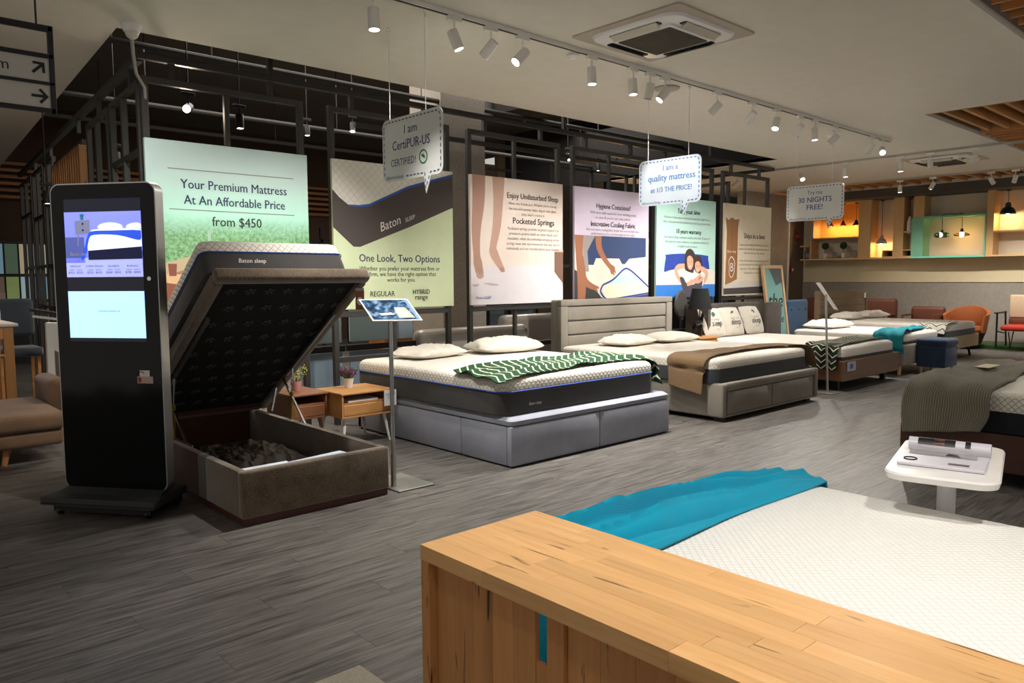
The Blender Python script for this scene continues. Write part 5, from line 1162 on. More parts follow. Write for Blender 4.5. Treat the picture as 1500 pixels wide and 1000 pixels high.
# ================================================================== NIGHTSTANDS, PLANTS, LAMP
M_oak = wood('oak', '#a87440', '#c9935a', 0, .9, .5, .4, .2); M_wal = wood('walnut', '#6e432a', '#8f5d3c', 0, .9, .5, .4, .2)
def nstand(name, lb, x0, x1, y0, y1, M, legm, drawer=True, z0=.235, z1=.44, split=True):
    T = Thing(name, lb, 'nightstand', ((x0 + x1) / 2, (y0 + y1) / 2, 0), world=True)
    T.add('top', MB().box(x0 - .01, x1 + .01, y0 - .01, y1, z1 - .018, z1, .004), M); T.add('bottom', MB().box(x0, x1, y0, y1, z0, z0 + .016), M)
    T.add('side', MB().box(x0, x0 + .016, y0, y1, z0 + .016, z1 - .018), M); T.add('side', MB().box(x1 - .016, x1, y0, y1, z0 + .016, z1 - .018), M); T.add('back', MB().box(x0 + .016, x1 - .016, y1 - .012, y1, z0 + .016, z1 - .018), M_black)
    T.add('drawer', MB().box(x0 + .018, x1 - .018, y0 + .002, y0 + .02, z0 + .018, z0 + .105, .004), M); T.add('shelf', MB().box(x0 + .016, x1 - .016, y0 + .01, y1 - .012, z0 + .108, z0 + .12), M)
    for x, s in ((x0 + .05, -1), (x1 - .05, 1)):
        for y, t in ((y0 + .05, -1), (y1 - .05, 1)): T.add('leg', MB().tube([(x, y, z0), (x + .035 * s, y + .03 * t, 0)], [.016, .009], 10), legm)
    return T
nstand('nightstand', 'light oak nightstand with white legs left of the nearest king bed', 3.05, 3.52, 5.35, 5.78, M_oak, M_white)
nstand('nightstand', 'dark walnut nightstand half hidden behind the raised bed lid', 2.72, 3.03, 5.55, 6.0, M_wal, M_wal)
single('papers', MB().box(3.12, 3.40, 5.37, 5.6, .357, .375, .002), M_whitep, 'white papers on the shelf of the light oak nightstand', 'paper', loc=(3.3, 5.5, .36))
def pot(name, lb, loc, c, fol, fc, n=60, h=.1, r=.045, blob=None):
    T = Thing(name, lb, 'plant', loc); pm_ = T.add('pot', MB().lathe([(.001, 0), (r * .7, 0), (r, r * 1.7), (r * 1.02, r * 1.8), (r * .9, r * 1.8), (r * .88, r * 1.5), (.001, r * 1.5)], n=18), c)
    rnd = random.Random(sum(map(ord, lb))); m = MB(); f = MB()
    for i in range(n):
        a, q = rnd.uniform(0, 2 * PI), rnd.uniform(0, 1) ** .5; b_ = Vector((math.cos(a) * r * .6 * q, math.sin(a) * r * .6 * q, r * 1.5)); t = b_ + Vector((math.cos(a) * h * .55 * q, math.sin(a) * h * .55 * q, h * rnd.uniform(.6, 1)))
        m.tube([b_, t], [.0016, .001], 4)
        for _ in range(3): p = b_.lerp(t, rnd.uniform(.5, 1)); f.ball(p + Vector([rnd.uniform(-.008, .008) for _ in range(3)]), rnd.uniform(.004, .0075), 6)
    T.add('stems', m, plain('stem_green', '#4f6a35', .8), kind='stuff'); T.add(fol, f, fc, kind='stuff'); return T
pot('potted_heather', 'small white pot of purple heather on the light oak nightstand', (3.27, 5.62, .441), M_whitep, 'flowers', plain('heather', '#6b3a5a', .8), 70, .11)
pot('potted_flowers', 'small pink pot with yellow flowers behind the raised lid', (2.86, 5.75, .441), plain('pink_pot', '#c98f86', .5), 'flowers', plain('yellow_flower', '#c3c04a', .7), 22, .15)
T = Thing('price_card', 'white price label hanging off the oak nightstand edge', 'card', (3.5, 5.34, .44), world=True); T.add('card', MB().box(3.43, 3.55, 5.325, 5.329, .30, .43), M_whitep)
me = text_mesh('BEDSIDE\n$129', .025, M_greytxt, (3.49, 5.3235, .385), (1, 0, 0), (0, 0, 1)); me.transform(T.inv); T.add('lettering', me, None)
T = Thing('nightstand', 'low oak nightstand under the black lamp beside the grey winged headboard', 'nightstand', (8.5, 5.75, 0), world=True)
T.add('body', MB().box(8.32, 8.74, 5.55, 5.95, .12, .55, .006), M_oak); T.add('top', MB().box(8.30, 8.76, 5.53, 5.96, .55, .575, .004), M_oak)
for z in (.15, .35): T.add('drawer', MB().box(8.335, 8.725, 5.535, 5.55, z, z + .18, .004), M_oak)
for x in (8.36, 8.70):
    for y in (5.6, 5.9): T.add('leg', MB().tube([(x, y, .12), (x, y, 0)], .015, 8), M_black)
lx, ly = 8.50, 5.72
T = Thing('table_lamp', 'black table lamp with horse shaped base and black drum shade', 'lamp', (lx, ly, .576), world=True)
hz = .576
T.add('shade', MB().lathe([(.155, .93), (.105, 1.20), (.103, 1.20), (.153, .93), (.155, .93)], (lx + .08, ly, 0), 32, caps=False), plain('black_shade', '#0e0e0f', .9)); T.add('shade_lining', MB().lathe([(.152, .932), (.102, 1.198)], (lx + .08, ly, 0), 32, caps=False), plain('lining_white', '#c9c0ae', .8))
T.add('pole', MB().tube([(lx + .08, ly, .82), (lx + .08, ly, 1.1)], .008, 10), M_black)
m = MB()  # horse: body, neck, head, four legs, tail
m.tube([(lx - .06, ly, hz + .17), (lx, ly, hz + .165), (lx + .08, ly, hz + .175), (lx + .13, ly, hz + .18)], [.03, .042, .036, .02], 12)
m.tube([(lx + .10, ly, hz + .18), (lx + .13, ly, hz + .235), (lx + .15, ly, hz + .285)], [.033, .022, .018], 10); m.tube([(lx + .14, ly, hz + .295), (lx + .175, ly, hz + .275), (lx + .205, ly, hz + .25)], [.018, .016, .009], 10)
m.tube([(lx - .07, ly, hz + .18), (lx - .10, ly, hz + .15), (lx - .11, ly, hz + .07)], [.01, .012, .004], 8)
for dx, dy in ((-.045, .02), (-.05, -.02), (.10, .02), (.085, -.02)): m.tube([(lx + dx, ly + dy, hz + .15), (lx + dx + .006, ly + dy, hz + .08), (lx + dx - .004, ly + dy, hz + .012), (lx + dx + .012, ly + dy, hz)], [.02, .011, .008, .012], 8)
m.tube([(lx + .08, ly, hz + .19), (lx + .08, ly, hz + .26)], .008, 8)
T.add('horse_base', m, plain('black_resin', '#0b0b0c', .25))

# blue ottoman
M_bo = fabric('blue_ottoman', '#34465f', '#25344a', scale=260)
T = Thing('ottoman', 'dark blue cube ottoman on small wooden legs by the far grey bed', 'ottoman', (11.45, 3.78, 0), world=True)
T.add('body', MB().box(11.22, 11.70, 3.60, 3.97, .10, .38, .015, 2), M_bo); T.add('lid', MB().box(11.21, 11.71, 3.59, 3.98, .385, .485, .03, 3), M_bo)
for x in (11.27, 11.65):
    for y in (3.65, 3.92): T.add('leg', MB().tube([(x, y, .10), (x, y, 0)], [.022, .016], 10), woodl)
T.add('label', MB().box(11.702, 11.706, 3.62, 3.70, .16, .26), M_whitep)
# leaning framed board
T = Thing('framed_board', 'turquoise board with black script in a light wood frame leaning by the last poster', 'frame', (11.2, 5.9, 0), world=True)
ML2 = Matrix.Translation((10.85, 5.93, .02)) @ Matrix.Rotation(math.radians(-4), 4, 'Z') @ Matrix.Rotation(math.radians(-8), 4, 'X')
fw, fhh = .55, 1.52
for a in ((0, .05, 0, fhh), (fw - .05, fw, 0, fhh)): T.add('frame_side', MB().box(a[0], a[1], -.02, .02, a[2], a[3], .003).xf(ML2), woodl)
for a in (0, fhh - .05): T.add('frame_side', MB().box(.05, fw - .05, -.02, .02, a, a + .05, .003).xf(ML2), woodl)
bd = T.add('board', MB().box(.05, fw - .05, -.004, .006, .05, fhh - .05).xf(ML2), plain('turquoise_board', '#7fb3ae', .4))
def IN(body, x, z, size, wd): 
    me = text_mesh(body, size, M_black, (x, -.005, z), (1, 0, 0), (0, 0, 1), shear=.3, width=wd, bold=.006); me.transform(T.inv @ ML2); T.add('lettering', me, None, bd)
IN('the', .26, .86, .34, .38); IN('Little', .28, .62, .2, .34)
T.add('painted_reflection', MB().poly([(.18, -.006, fhh - .05), (fw - .05, -.006, fhh - .05), (fw - .05, -.006, 1.25), (.33, -.006, 1.2)]).xf(ML2), plain('board_reflection_grey', '#5a6465', .3), bd)  # slanted grey reflection painted as a flat shape on the board

# ================================================================== FEATURE WALL SHELF
XS = 16.30; M_pine = wood('pine_shelf', '#c59a62', '#dcb67e', 2, .7, .5, .5, .2); M_piny = wood('pine_shelf_y', '#c59a62', '#dcb67e', 1, .7, .5, .5, .2)
T = Thing('wall_shelf', 'long pine display shelf unit high on the far wall', 'shelf', (16.5, 5.5, 1.71), world=True)
T.add('shelf_board', MB().box(XS, 16.66, 2.0, 8.28, 1.70, 1.735, .003), M_piny)
def up2(y0, y1, z0=1.735, z1=2.93, x=XS, m_=None, nm_='upright'): T.add(nm_, MB().box(x, 16.66, y0, y1, z0, z1, .003), m_ or M_pine)
up2(8.02, 8.06, 1.735, 2.2); up2(6.74, 7.0); up2(6.1, 6.3); up2(5.72, 5.92, 2.5); up2(4.50, 4.62)
up2(7.98, 8.0, 2.17, 2.93); T.add('box_top', MB().box(XS, 16.66, 7.0, 7.98, 2.9, 2.93), M_piny); T.add('shelf_board', MB().box(XS, 16.66, 7.0, 8.0, 2.16, 2.185), M_piny); T.add('shelf_board', MB().box(XS, 16.66, 8.05, 8.28, 2.0, 2.03), M_piny)
T.add('amber_back', MB().box(16.63, 16.655, 7.0, 7.98, 2.19, 2.9), plain('amber_tone', '#e2a64a', .7))
T.add('shelf_board', MB().box(XS, 16.66, 5.92, 6.1, 2.22, 2.245), M_piny); T.add('shelf_board', MB().box(XS, 16.66, 2.0, 4.5, 2.15, 2.18), M_piny)
M_grn = plain('mint_frame', '#7fbf9c', .6)
T.add('mint_upright', MB().box(XS - .02, 16.66, 5.72, 5.94, 1.735, 2.5, .003), M_grn); T.add('mint_top', MB().box(XS - .02, 16.66, 4.63, 5.72, 2.48, 2.52, .003), M_grn); T.add('mint_upright', MB().box(XS - .02, 16.66, 4.62, 4.645, 1.735, 2.52), M_grn); T.add('mint_base', MB().box(XS - .021, XS, 4.64, 5.94, 1.70, 1.737), plain('mint_edge', '#7fe0c4', .5))
T.add('small_box', MB().box(XS, 16.6, 5.95, 6.5, 1.735, 1.75), M_piny); T.add('small_box', MB().box(XS, 16.6, 5.95, 6.5, 1.86, 1.875), M_piny); T.add('small_box', MB().box(XS, 16.6, 6.48, 6.5, 1.75, 1.86), M_pine); T.add('box_back', MB().box(16.58, 16.6, 5.95, 6.48, 1.75, 1.86), plain('dark_brown', '#4a3322', .8))
for y in (7.75, 7.35):
    T2 = Thing('topiary', 'small ball topiary in white pot on the far shelf, ' + ('left' if y > 7.5 else 'right') + ' of two', 'plant', (16.4, y, 1.736)); T2.add('pot', MB().lathe([(.001, 0), (.035, 0), (.045, .11), (.001, .11)], n=14), M_whitep)
    T2.add('trunk', MB().tube([(0, 0, .11), (0, 0, .2)], .008, 6), M_wal); g = MB(); g.ball((0, 0, .27), .075, 16)
    for v in g.bm.verts: v.co += v.co.normalized() * noise.noise(v.co * 40) * .02
    T2.add('foliage', g, plain('dark_leaf', '#1f4018', .9))
for i, (y, z, s) in enumerate(((7.55, 1.81, .07), (7.12, 1.81, .075))):
    T2 = Thing('round_decor', 'grey round wire ornament on the far shelf ' + ('between the topiaries' if i == 0 else 'right of the topiaries'), 'ornament', (16.42, y, 1.736))
    T2.add('ring', MB().tube([(0, s * math.cos(t * PI / 12), s + s * math.sin(t * PI / 12)) for t in range(25)], .008, 6), M_alu); T2.add('disc', MB().lathe([(.001, 0), (s * .9, 0)], n=20, caps=False).xf(Matrix.Translation((.01, 0, s)) @ Matrix.Rotation(PI / 2, 4, 'Y')), M_greytxt); T2.add('foot', MB().box(-.03, .03, -.03, .03, 0, .006), M_alu)
T2 = Thing('framed_picture', 'small dark framed card at the left end of the far shelf', 'picture', (16.4, 8.15, 1.736)); T2.add('frame', MB().box(-.01, .01, -.07, .07, 0, .15), M_black); T2.add('card', MB().box(-.012, -.01, -.05, .05, .02, .13), M_greytxt)
# pendants
def pendant(lb, loc, drop, prof, mat, bulb=True, col=(1, .7, .35), e=6, group=None, glass=False, n=24):
    T = Thing('pendant_lamp', lb, 'lamp', loc, group=group)
    T.add('ceiling_rose', MB().lathe([(.001, drop), (.04, drop), (.035, drop - .02), (.001, drop - .02)], n=16), M_black)
    T.add('cord', MB().tube([(0, 0, .06), (0, 0, drop - .01)], .005, 6), M_black); T.add('shade', MB().lathe(prof, n=n, caps=False), mat)
    T.add('socket', MB().tube([(0, 0, .02), (0, 0, .07)], .016, 10), M_black)
    if bulb: T.add('bulb', MB().ball((0, 0, -.01), .026, 12), plain('bulb_glow', '#ffd9a0', .5, emit=16)); point((loc[0], loc[1], loc[2] - .05), e, col, .03)
    return T
cone = [(.018, .07), (.03, .06), (.035, .03), (.075, -.04), (.072, -.04), (.032, .028)]
for y, lb in ((7.66, 'copper pendant lamp in the amber box, leftmost behind the sign tail'), (7.38, 'copper pendant lamp in the amber box, middle'), (7.10, 'dark metal pendant lamp in the amber box, right')):
    pendant(lb, (16.42, y, 2.47), .43, cone, plain('copper_shade', '#a0522d', .3, .8) if 'copper' in lb else M_black, e=2.2)
dome = [(.02, .16), (.035, .15), (.04, .09), (.075, .07), (.10, .02), (.105, -.02), (.10, -.02), (.07, .06), (.03, .08)]
pendant('grey concrete dome pendant lamp hanging low between pine uprights', (16.40, 6.56, 2.03), .88, dome, plain('cement_shade', '#a6a199', .8), e=3)
pendant('green-black industrial pendant lamp at the right of the far shelf', (16.38, 4.3, 2.50), .42, [(a * 1.25, b_ * 1.2) for a, b_ in dome], plain('dark_green_shade', '#16302b', .35), e=5)
T2 = pendant('white bottle shaped pendant lamp between two pine posts', (16.40, 6.02, 2.40), .5, [(.02, .14), (.03, .1), (.045, .05), (.055, -.02), (.055, -.18), (.02, -.21), (.001, -.21)], plain('white_glass', '#e8e2d6', .3), bulb=False)
M_glass = plain('smoked_glass', '#8fb0a8', .05, trans=1); M_glass2 = plain('amber_glass', '#e8c890', .05, trans=1)
T2 = pendant('cluster pendant of clear glass globes in the mint frame', (16.36, 5.40, 2.14), .38, [(.02, .1), (.03, .06), (.02, .02)], M_black, bulb=False)
for k_ in range(6): a = k_ * PI / 3; T2.add('globe', MB().ball((.085 * math.cos(a), .085 * math.sin(a), 0), .055, 16), M_glass)
T2.add('bulb', MB().ball((0, 0, 0), .03, 12), plain('bulb_soft', '#ffe9c8', .5, emit=4))
T2 = pendant('wide amber glass pendant lamp with lit bulb in the mint frame', (16.36, 5.05, 2.15), .38, [(.02, .1), (.03, .06), (.02, .02)], M_black, e=4)
T2.add('glass_disc', MB().lathe([(.03, .03), (.09, .02), (.14, -.01), (.13, -.04), (.06, -.06), (.001, -.06)], n=28, caps=False), M_glass2)
T2 = Thing('power_cable', 'black cable looping between the two glass pendants', 'cable', (16.36, 5.2, 2.53)); T2.add('cable', MB().tube([(0, .2, 0), (0, .08, .02), (0, -.02, .0), (0, -.15, .01)], .006, 6), M_black)
T2 = Thing('fire_bell', 'round red fire bell on the brown side panel', 'bell', (16.35, 8.38, 2.24)); T2.add('gong', MB().lathe([(.001, -.05), (.05, -.05), (.09, -.02), (.1, 0), (.001, 0)], n=24).xf(Matrix.Rotation(-PI / 2, 4, 'X')), plain('bell_red', '#8e2a22', .4)); T2.add('hub', MB().ball((0, -.05, 0), .015), M_chrome)
T2 = Thing('call_point', 'small red manual call point box beside the leaning frame', 'alarm', (16.1, 8.38, 1.5)); T2.add('box', MB().box(-.05, .05, -.04, 0, -.05, .05, .006), plain('bell_red', '#8e2a22', .4)); T2.add('glass', MB().box(-.03, .03, -.043, -.04, -.03, .03), M_whitep)

# ================================================================== SEATING BEFORE THE FEATURE WALL (faces -X)
M_turf = fabric('green_turf', '#3f6a22', '#2a4a16', scale=300, bump=1.0)
single('turf_platform', MB().box(15.95, 16.66, 2.0, 5.0, .001, .06, .004), M_turf, 'low green artificial turf platform along the far wall', 'platform', loc=(16.3, 3.5, 0))
M_tan = plain('tan_leather', '#a05c33', .45); M_brn = plain('brown_leather', '#6b3a28', .5)
def sofa(name, lb, y0, y1, M, top=.9, x=15.9, cat='sofa'):
    T = Thing(name, lb, cat, (x, (y0 + y1) / 2, 0), world=True)
    T.add('seat', MB().box(x - .62, x - .05, y0 + .05, y1 - .05, .28, .45, .05, 4), M); T.add('backrest', MB().box(x - .12, x + .04, y0, y1, .35, top, .06, 4), M)
    for y in (y0 + .03, y1 - .03):
        T.add('armrest', MB().bar((x - .6, y, .60), (x, y, .60), .035), M_wal)
        for xx in (x - .58, x - .02): T.add('leg', MB().tube([(xx, y, .60), (xx, y, 0)], .018, 8), M_wal)
    return T
T = sofa('loveseat', 'brown leather two-seat sofa behind the plank headboard', 6.0, 7.85, M_brn, .9); 
P_, c_ = pillow('cushion', (15.68, 6.35, .46), .62, .3, .14, (math.radians(70), 0, -PI / 2), 'brown leather lumbar cushion on the loveseat', M_brn, seed=60, cat='cushion', wr=.004)
sofa('armchair', 'brown leather armchair with square back, middle of the wall row', 5.12, 5.72, M_brn, .76, cat='chair')
T = Thing('armchair', 'tan leather bucket armchair with curved arms before the far wall', 'chair', (15.9, 4.7, 0), world=True)
sh_ = []
for k_ in range(25):
    a = -1.95 + 3.9 * k_ / 24; cx_, cy_ = 15.72, 4.72; R1 = .31
    hgt = .62 + .17 * max(0, math.cos(a * .75)) ** 2; px_, py_ = cx_ + R1 * math.cos(a), cy_ + (R1 + .02) * math.sin(a)
    sh_.append([(px_, py_, .30), (px_ + .03 * math.cos(a), py_ + .03 * math.sin(a), .5), (px_ + .05 * math.cos(a), py_ + .05 * math.sin(a), hgt), (px_ + .0, py_, hgt - .01), (px_ - .05 * math.cos(a), py_ - .05 * math.sin(a), .34)])
m = MB(); RR = [[m.bm.verts.new(p) for p in r] for r in sh_]; m.skin(RR); T.add('shell', m, M_tan, sharp=60)
T.add('seat', MB().lathe([(.001, .30), (.27, .30), (.29, .36), (.27, .42), (.001, .43)], (15.68, 4.72, 0), 28), M_tan); T.add('pedestal', MB().tube([(15.7, 4.72, .30), (15.7, 4.72, .07)], .16, 16), M_brn)
T.add('skirt', MB().lathe([(.30, .31), (.22, .062), (.001, .062)], (15.74, 4.70, 0), 24, caps=False), plain('dark_leather', '#2f1c14', .5))
T = Thing('chair', 'black metal lounge chair with bright red seat at the right edge', 'chair', (15.9, 3.85, 0), world=True)
for y in (4.16, 3.55):
    T.add('leg', MB().bar((15.5, y, .06), (15.5, y, .68), .025), M_black); T.add('armrest', MB().box(15.42, 15.98, y - .03, y + .03, .67, .695, .005), M_black); T.add('leg', MB().bar((16.1, y, .06), (15.98, y, .70), .025), M_black); T.add('brace', MB().bar((15.5, y, .36), (15.95, y, .30), .02), M_black)
for y in (4.0, 3.7): T.add('strut', MB().bar((15.6, y, .34), (15.75, y, .07), .015), M_black); T.add('strut', MB().bar((15.75, y, .07), (15.9, y, .34), .015), M_black)
T.add('seat', MB().box(15.45, 16.0, 3.6, 4.10, .37, .47, .04, 4), plain('red_fabric', '#b8341f', .8)); T.add('backrest', MB().box(15.96, 16.06, 3.6, 4.1, .58, 1.0, .03, 3, M=None), plain('cream_back', '#c7ae8e', .7)); T.add('lower_back', MB().box(15.95, 16.05, 3.6, 4.1, .46, .58, .02, 2), M_brn)

# ================================================================== LEFT FOREGROUND-BACKGROUND FURNITURE
M_tw = fabric('brown_tweed', '#7a604a', '#5c4532', scale=300, big=4)
T = Thing('daybed', 'low brown upholstered daybed on tapered wooden legs at the left edge', 'sofa', (.8, 7, 0), world=True)
T.add('seat_cushion', MB().box(-.2, 1.36, 6.45, 7.55, .24, .37, .05, 4), M_tw); T.add('base', MB().box(-.18, 1.34, 6.48, 7.52, .12, .24, .04, 3), M_tw)
T.add('bolster', MB().box(1.345, 1.50, 7.0, 7.6, .25, .56, .06, 5), M_tw)
for x, y in ((.98, 6.58), (1.25, 7.4), (-.1, 6.6)): T.add('leg', MB().tube([(x, y, .13), (x + .03 * (-1 if x < 1 else 1), y - .02, 0)], [.03, .018], 10), wood('leg_oak', '#8d5a33', '#a8713f', 2, .8))
T = Thing('bar_table', 'tall oak table with pale top at the left edge', 'table', (1.1, 8.6, 0), world=True)
T.add('top', MB().box(.2, 1.38, 8.3, 9.2, .93, .96, .006), plain('grey_white_top', '#c2bcb6', .4)); T.add('apron', MB().box(.25, 1.34, 8.33, 8.36, .82, .93), M_oak); T.add('apron', MB().box(1.31, 1.34, 8.36, 9.15, .82, .93), M_oak)
M_oz = wood('oak_z', '#9a6736', '#b9834a', 2, .8, .5, .4, .2)
for x, y in ((1.30, 8.36), (1.30, 9.1), (.3, 8.4)): T.add('leg', MB().box(x - .04, x + .04, y - .04, y + .04, 0, .93, .004), M_oz)
T = Thing('stool', 'curved wooden stool frame under the tall oak table', 'stool', (1.0, 8.1, 0), world=True)
for x in (.98, 1.12): T.add('leg', MB().tube([(x, 8.1, .84), (x + .0, 8.08, .75), (x + .04 * (1 if x > 1 else -.2), 8.05, 0)], .02, 8), M_oak)
T.add('stretcher', MB().box(.7, 1.22, 8.04, 8.07, .68, .70), M_oak); T.add('back_rail', MB().box(.8, 1.14, 8.08, 8.12, .80, .86, .01), M_oak)
T = Thing('dining_chair', 'dark blue upholstered chair back with price tag behind the tall table', 'chair', (1.55, 9.8, 0), world=True)
T.add('backrest', MB().box(1.36, 1.78, 9.75, 9.85, .75, 1.16, .05, 4), fabric('slate_blue', '#3a4450', '#2a323c', scale=250)); T.add('seat', MB().box(1.36, 1.78, 9.4, 9.8, .55, .65, .03, 2), fabric('slate_blue', '#3a4450')); T.add('price_tag', MB().box(1.34, 1.46, 9.735, 9.745, .93, 1.04), M_whitep)
for x in (1.40, 1.74):
    for y in (9.45, 9.78): T.add('leg', MB().bar((x, y, .55), (x, y, 0), .03), M_oak)
T = Thing('framed_mirror', 'plastic-wrapped white framed panel leaning behind the kiosk', 'frame', (1.5, 7.9, 0), world=True)
ML3 = Matrix.Translation((1.52, 7.95, 0)) @ Matrix.Rotation(math.radians(12), 4, 'Z') @ Matrix.Rotation(math.radians(-8), 4, 'X') @ Matrix.Rotation(math.radians(4), 4, 'Y')
T.add('panel', MB().box(0, .42, -.02, .02, 0, .98, .006).xf(ML3), plain('wrapped_white', '#bcb8b2', .2, coat=.8)); T.add('dark_print', MB().poly([(.06, -.022, .05), (.24, -.022, .05), (.24, -.022, .62), (.06, -.022, .72)]).xf(ML3), plain('panel_brown', '#4a3c33', .5)); T.add('edge_strip', MB().box(.42, .46, -.02, .02, 0, .98, .004).xf(ML3), M_alu)
T = Thing('rail_pile', 'dark metal rails lying on top of the leaning panel', 'rail', (1.75, 8.3, 1.0), world=True); T.add('bar', MB().bar((1.5, 8.4, 1.08), (1.93, 8.0, .98), .03), M_black); T.add('bar', MB().bar((1.5, 8.3, 1.02), (1.92, 7.9, .95), .02), M_alu)
single('partition_board', MB().box(.6, 1.62, 10.4, 10.45, .4, 1.22), plain('pinkish_panel', '#a89388', .7), 'pale pinkish board behind the blue chair at the left edge', 'board', loc=(1.2, 10.4, .8))

# ================================================================== SHOP INTERIOR BEHIND THE RACK
M_bgp = plain('blue_grey_panel', '#93a6b4', .4)
for x0, x1, lb in ((3.42, 3.86, 'narrow blue-grey glossy panel behind the heather pot'), (3.95, 4.72, 'wide blue-grey glossy panel between black posts left of the sign stand')):
    T = Thing('glossy_panel', lb, 'panel', ((x0 + x1) / 2, 6.75, 0), world=True)
    T.add('upper_panel', MB().box(x0, x1, 6.74, 6.76, .72, 1.02, .003), M_bgp); T.add('lower_panel', MB().box(x0, x1, 6.74, 6.76, .02, .62, .003), plain('slate_panel', '#71808d', .4)); T.add('rail', MB().box(x0 - .03, x1 + .03, 6.73, 6.77, .63, .69), M_black); T.add('top_strip', MB().box(x0, x1, 6.74, 6.76, 1.02, 1.16), plain('grey_strip', '#7c8388', .5))
T = Thing('media_console', 'orange-brown wooden media console behind the mint-green poster', 'cabinet', (6.0, 9.4, 0), world=True)
T.add('body', MB().box(5.75, 7.0, 8.9, 9.3, .15, .68, .006), wood('orange_wood', '#8a4e25', '#a8652f', 0, .8)); 
for a in (5.78, 6.4): T.add('door', MB().box(a, a + .58, 8.88, 8.9, .18, .65, .004), wood('orange_wood', '#8a4e25', '#a8652f', 0, .8))
for x in (5.85, 6.9): T.add('leg', MB().box(x - .03, x + .03, 8.95, 9.01, 0, .15), M_black)
T = Thing('television', 'large black television standing on the orange-brown console', 'television', (6.2, 9.1, .68), world=True); T.add('screen', MB().box(5.6, 6.75, 9.08, 9.12, .76, 1.45, .006), M_screenblack); T.add('stand', MB().box(6.0, 6.4, 9.0, 9.2, .681, .70), M_black); T.add('neck', MB().box(6.15, 6.25, 9.08, 9.12, .70, .78), M_black)
M_gl = plain('grey_leather', '#a29c93', .28, coat=.3)
def sofa2(lb, x0, x1, y, zb):
    T = Thing('sofa', lb, 'sofa', ((x0 + x1) / 2, y, 0), world=True)
    T.add('backrest', MB().box(x0, x1, y, y + .22, .3, zb, .08, 5), M_gl)
    T.add('seat', MB().box(x0, x1, y + .2, y + .82, .25, .45, .05, 3), M_gl)
    for x in (x0, x1 - .2): T.add('armrest', MB().box(x, x + .2, y + .05, y + .82, .2, .62, .07, 4), M_gl)
    for x in (x0 + .1, x1 - .1): T.add('leg', MB().tube([(x, y + .1, .3), (x, y + .08, 0)], .02, 8), M_chrome)
sofa2('long glossy grey leather sofa seen from behind under the leg poster', 4.75, 6.35, 6.62, .80)
sofa2('second grey leather sofa left of the ribbed headboard', 6.45, 7.52, 7.15, .88)
T = Thing('dining_table', 'black topped table with wooden slat edge behind the grey sofas', 'table', (8, 8.6, 0), world=True); T.add('top', MB().box(7.2, 8.9, 8.4, 9.1, .88, .98, .03, 2), M_black); T.add('slat_runner', MB().box(7.5, 8.8, 8.5, 8.9, .981, .99), M_oak)
for x in (7.3, 8.8): T.add('leg', MB().box(x - .03, x + .03, 8.5, 8.56, 0, .9), M_black)
# framed shelf wall deep behind, seen through the gaps between posters
T = Thing('display_rack', 'open black rack with small pictures behind the gap right of the leg poster', 'rack', (8.8, 9.6, 0), world=True)
for x in (8.2, 8.75, 9.4): T.add('post', MB().box(x - .02, x + .02, 9.6, 9.64, 0, 2.7), M_black)
for z in (.5, .9, 1.3, 1.75, 2.1, 2.5): T.add('shelf', MB().box(8.2, 9.4, 9.5, 9.75, z, z + .03), M_black)
for z, c, lb in ((2.15, '#8d867c', 'grey'), (1.8, '#c9c3b7', 'pale'), (1.36, '#d9d4c8', 'white'), (.96, '#7f98ac', 'blue'), (.55, '#6d8092', 'dim blue')):
    T.add('poster_card', MB().box(8.25, 9.35, 9.66, 9.67, z, z + .3), plain('card_' + lb.replace(' ', '_'), c, .6))
me = text_mesh('50', .3, M_black, (8.62, 9.655, 1.4), (1, 0, 0), (0, 0, 1), bold=.01); me.transform(T.inv); T.add('lettering', me, None)
T.add('wood_oval', MB().poly([(8.55 + .14 * math.cos(t * .4), 9.655, 1.95 + .07 * math.sin(t * .4)) for t in range(16)]), M_oak)
T = Thing('glass_cabinet', 'amber lit shelf cabinet glimpsed between the hygiene and couple posters', 'cabinet', (11.5, 9.2, 0), world=True)
T.add('body', MB().box(11.0, 12.6, 9.5, 9.9, .0, .95), plain('dark_grey_wall', '#2c2b2b', .9)); T.add('back', MB().box(11.0, 12.6, 9.85, 9.9, .95, 2.3), plain('amber_tone', '#e2a64a', .7))  # amber glow of the lit shelf is put into the back's colour
for z in (1.3, 1.75, 2.28): T.add('shelf', MB().box(11.0, 12.6, 9.5, 9.85, z, z + .03), M_black)
point((11.8, 9.6, 1.9), 14, (1, .65, .25)); point((11.8, 9.6, 1.55), 6, (1, .65, .25))
for i, (x, y, lb) in enumerate(((4.75, 13.2, 'bright white window display deep inside between the first two posters'),)):
    T = Thing('light_box', lb, 'display', (x, y, 1.5), world=True); T.add('panel', MB().box(6.45, 8.3, 14.2, 14.24, 1.0, 1.75), plain('window_glow', '#f0ead8', .5, emit=.55))
    for xx in (6.45, 7.1, 7.7, 8.3): T.add('mullion', MB().box(xx - .03, xx + .03, 14.15, 14.2, 0, 2.4), M_black)
    for z in (.72, 1.75, 2.1): T.add('mullion', MB().box(6.4, 8.35, 14.15, 14.2, z, z + .06), M_black)
T = Thing('window_display', 'daylit windows behind the left frames at the left edge', 'display', (1.8, 13.8, 1.3), world=True)
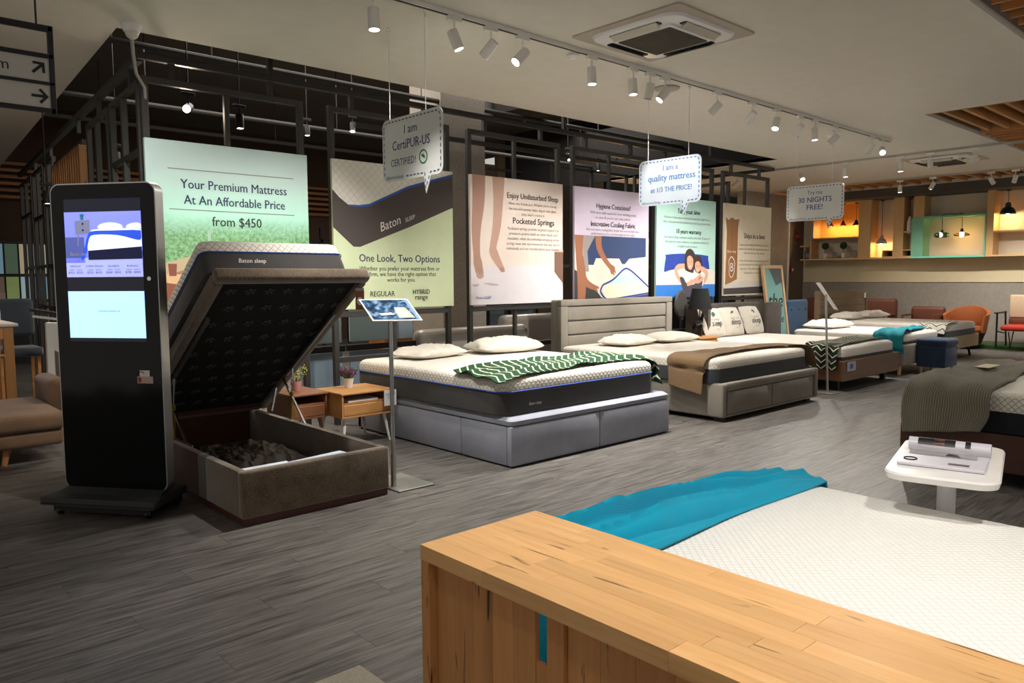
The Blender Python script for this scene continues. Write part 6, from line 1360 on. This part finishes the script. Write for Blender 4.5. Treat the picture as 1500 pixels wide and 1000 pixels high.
for i_ in range(12):
    for j_, (z0, z1) in enumerate(((.62, 1.0), (1.05, 1.42), (1.47, 1.95))):
        a = 1.9 + i_ * .2; c = ('#7fa6bd', '#8a9a5e', '#c9c2b0', '#566b58', '#a9c4cf', '#6c5a48', '#c7b49a')[(i_ * 3 + j_ * 2) % 7]
        T.add('pane', MB().box(a, a + .17, 14.6, 14.62, z0, z1), plain('pane_%s' % c[1:], c, .5, emit=.16))
T.add('frame', MB().box(1.86, 4.3, 14.63, 14.66, 0, 2.0), M_black)
T = Thing('glossy_panel', 'green-grey glossy panel below the hygiene poster edge', 'panel', (8.7, 6.9, 0), world=True)
T.add('panel', MB().box(8.45, 9.0, 6.9, 6.94, 0, 1.02), plain('green_grey_panel', '#4c5551', .4)); 
T = Thing('cabinet', 'grey glossy cabinet with steel handle rail right of the ribbed headboard', 'cabinet', (9.4, 7.2, 0), world=True)
T.add('body', MB().box(9.3, 10.2, 7.55, 8.0, .1, 1.0, .01), plain('green_grey_panel', '#4c5551', .4)); T.add('shelf', MB().box(9.3, 10.2, 7.5, 7.55, .60, .66, .01), M_alu); T.add('leg', MB().box(9.3, 10.2, 7.55, 8.0, 0, .1), M_black)
single('oval_chair_back', MB().lathe([(.001, -.02), (.16, -.02), (.18, 0), (.16, .02), (.001, .02)], n=28).xf(Matrix.Translation((8.72, 6.12, .98)) @ Matrix.Diagonal((.8, 1, 1.05, 1)) @ Matrix.Rotation(PI / 2, 4, 'X')), plain('dark_oval', '#3b3836', .6), 'dark rounded chair back in front of the couple poster bottom', 'chair', loc=(8.72, 6.12, .98))
T = Thing('blue_panel', 'tall slate blue panel between the couple and box posters', 'panel', (9.8, 6.5, 0), world=True); T.add('panel', MB().box(9.74, 10.0, 6.42, 6.45, 0, 1.85), plain('slate_blue_panel', '#54697f', .5)); T.add('foot', MB().box(9.72, 10.0, 6.38, 6.5, 0, .03), M_black)
T = Thing('small_table', 'low glass topped table between the king bed and the ribbed headboard', 'table', (5.8, 5.7, 0), world=True); T.add('glass_top', MB().box(5.55, 6.05, 5.5, 5.95, .47, .48), plain('clear_glass', '#c9d8d0', .05, trans=1)); T.add('oak_corner', MB().box(5.85, 6.05, 5.5, 5.6, .43, .468), M_oak)
for x in (5.6, 6.0):
    for y in (5.55, 5.9): T.add('leg', MB().tube([(x, y, 0), (x, y, .47)], .012, 8), M_oak)
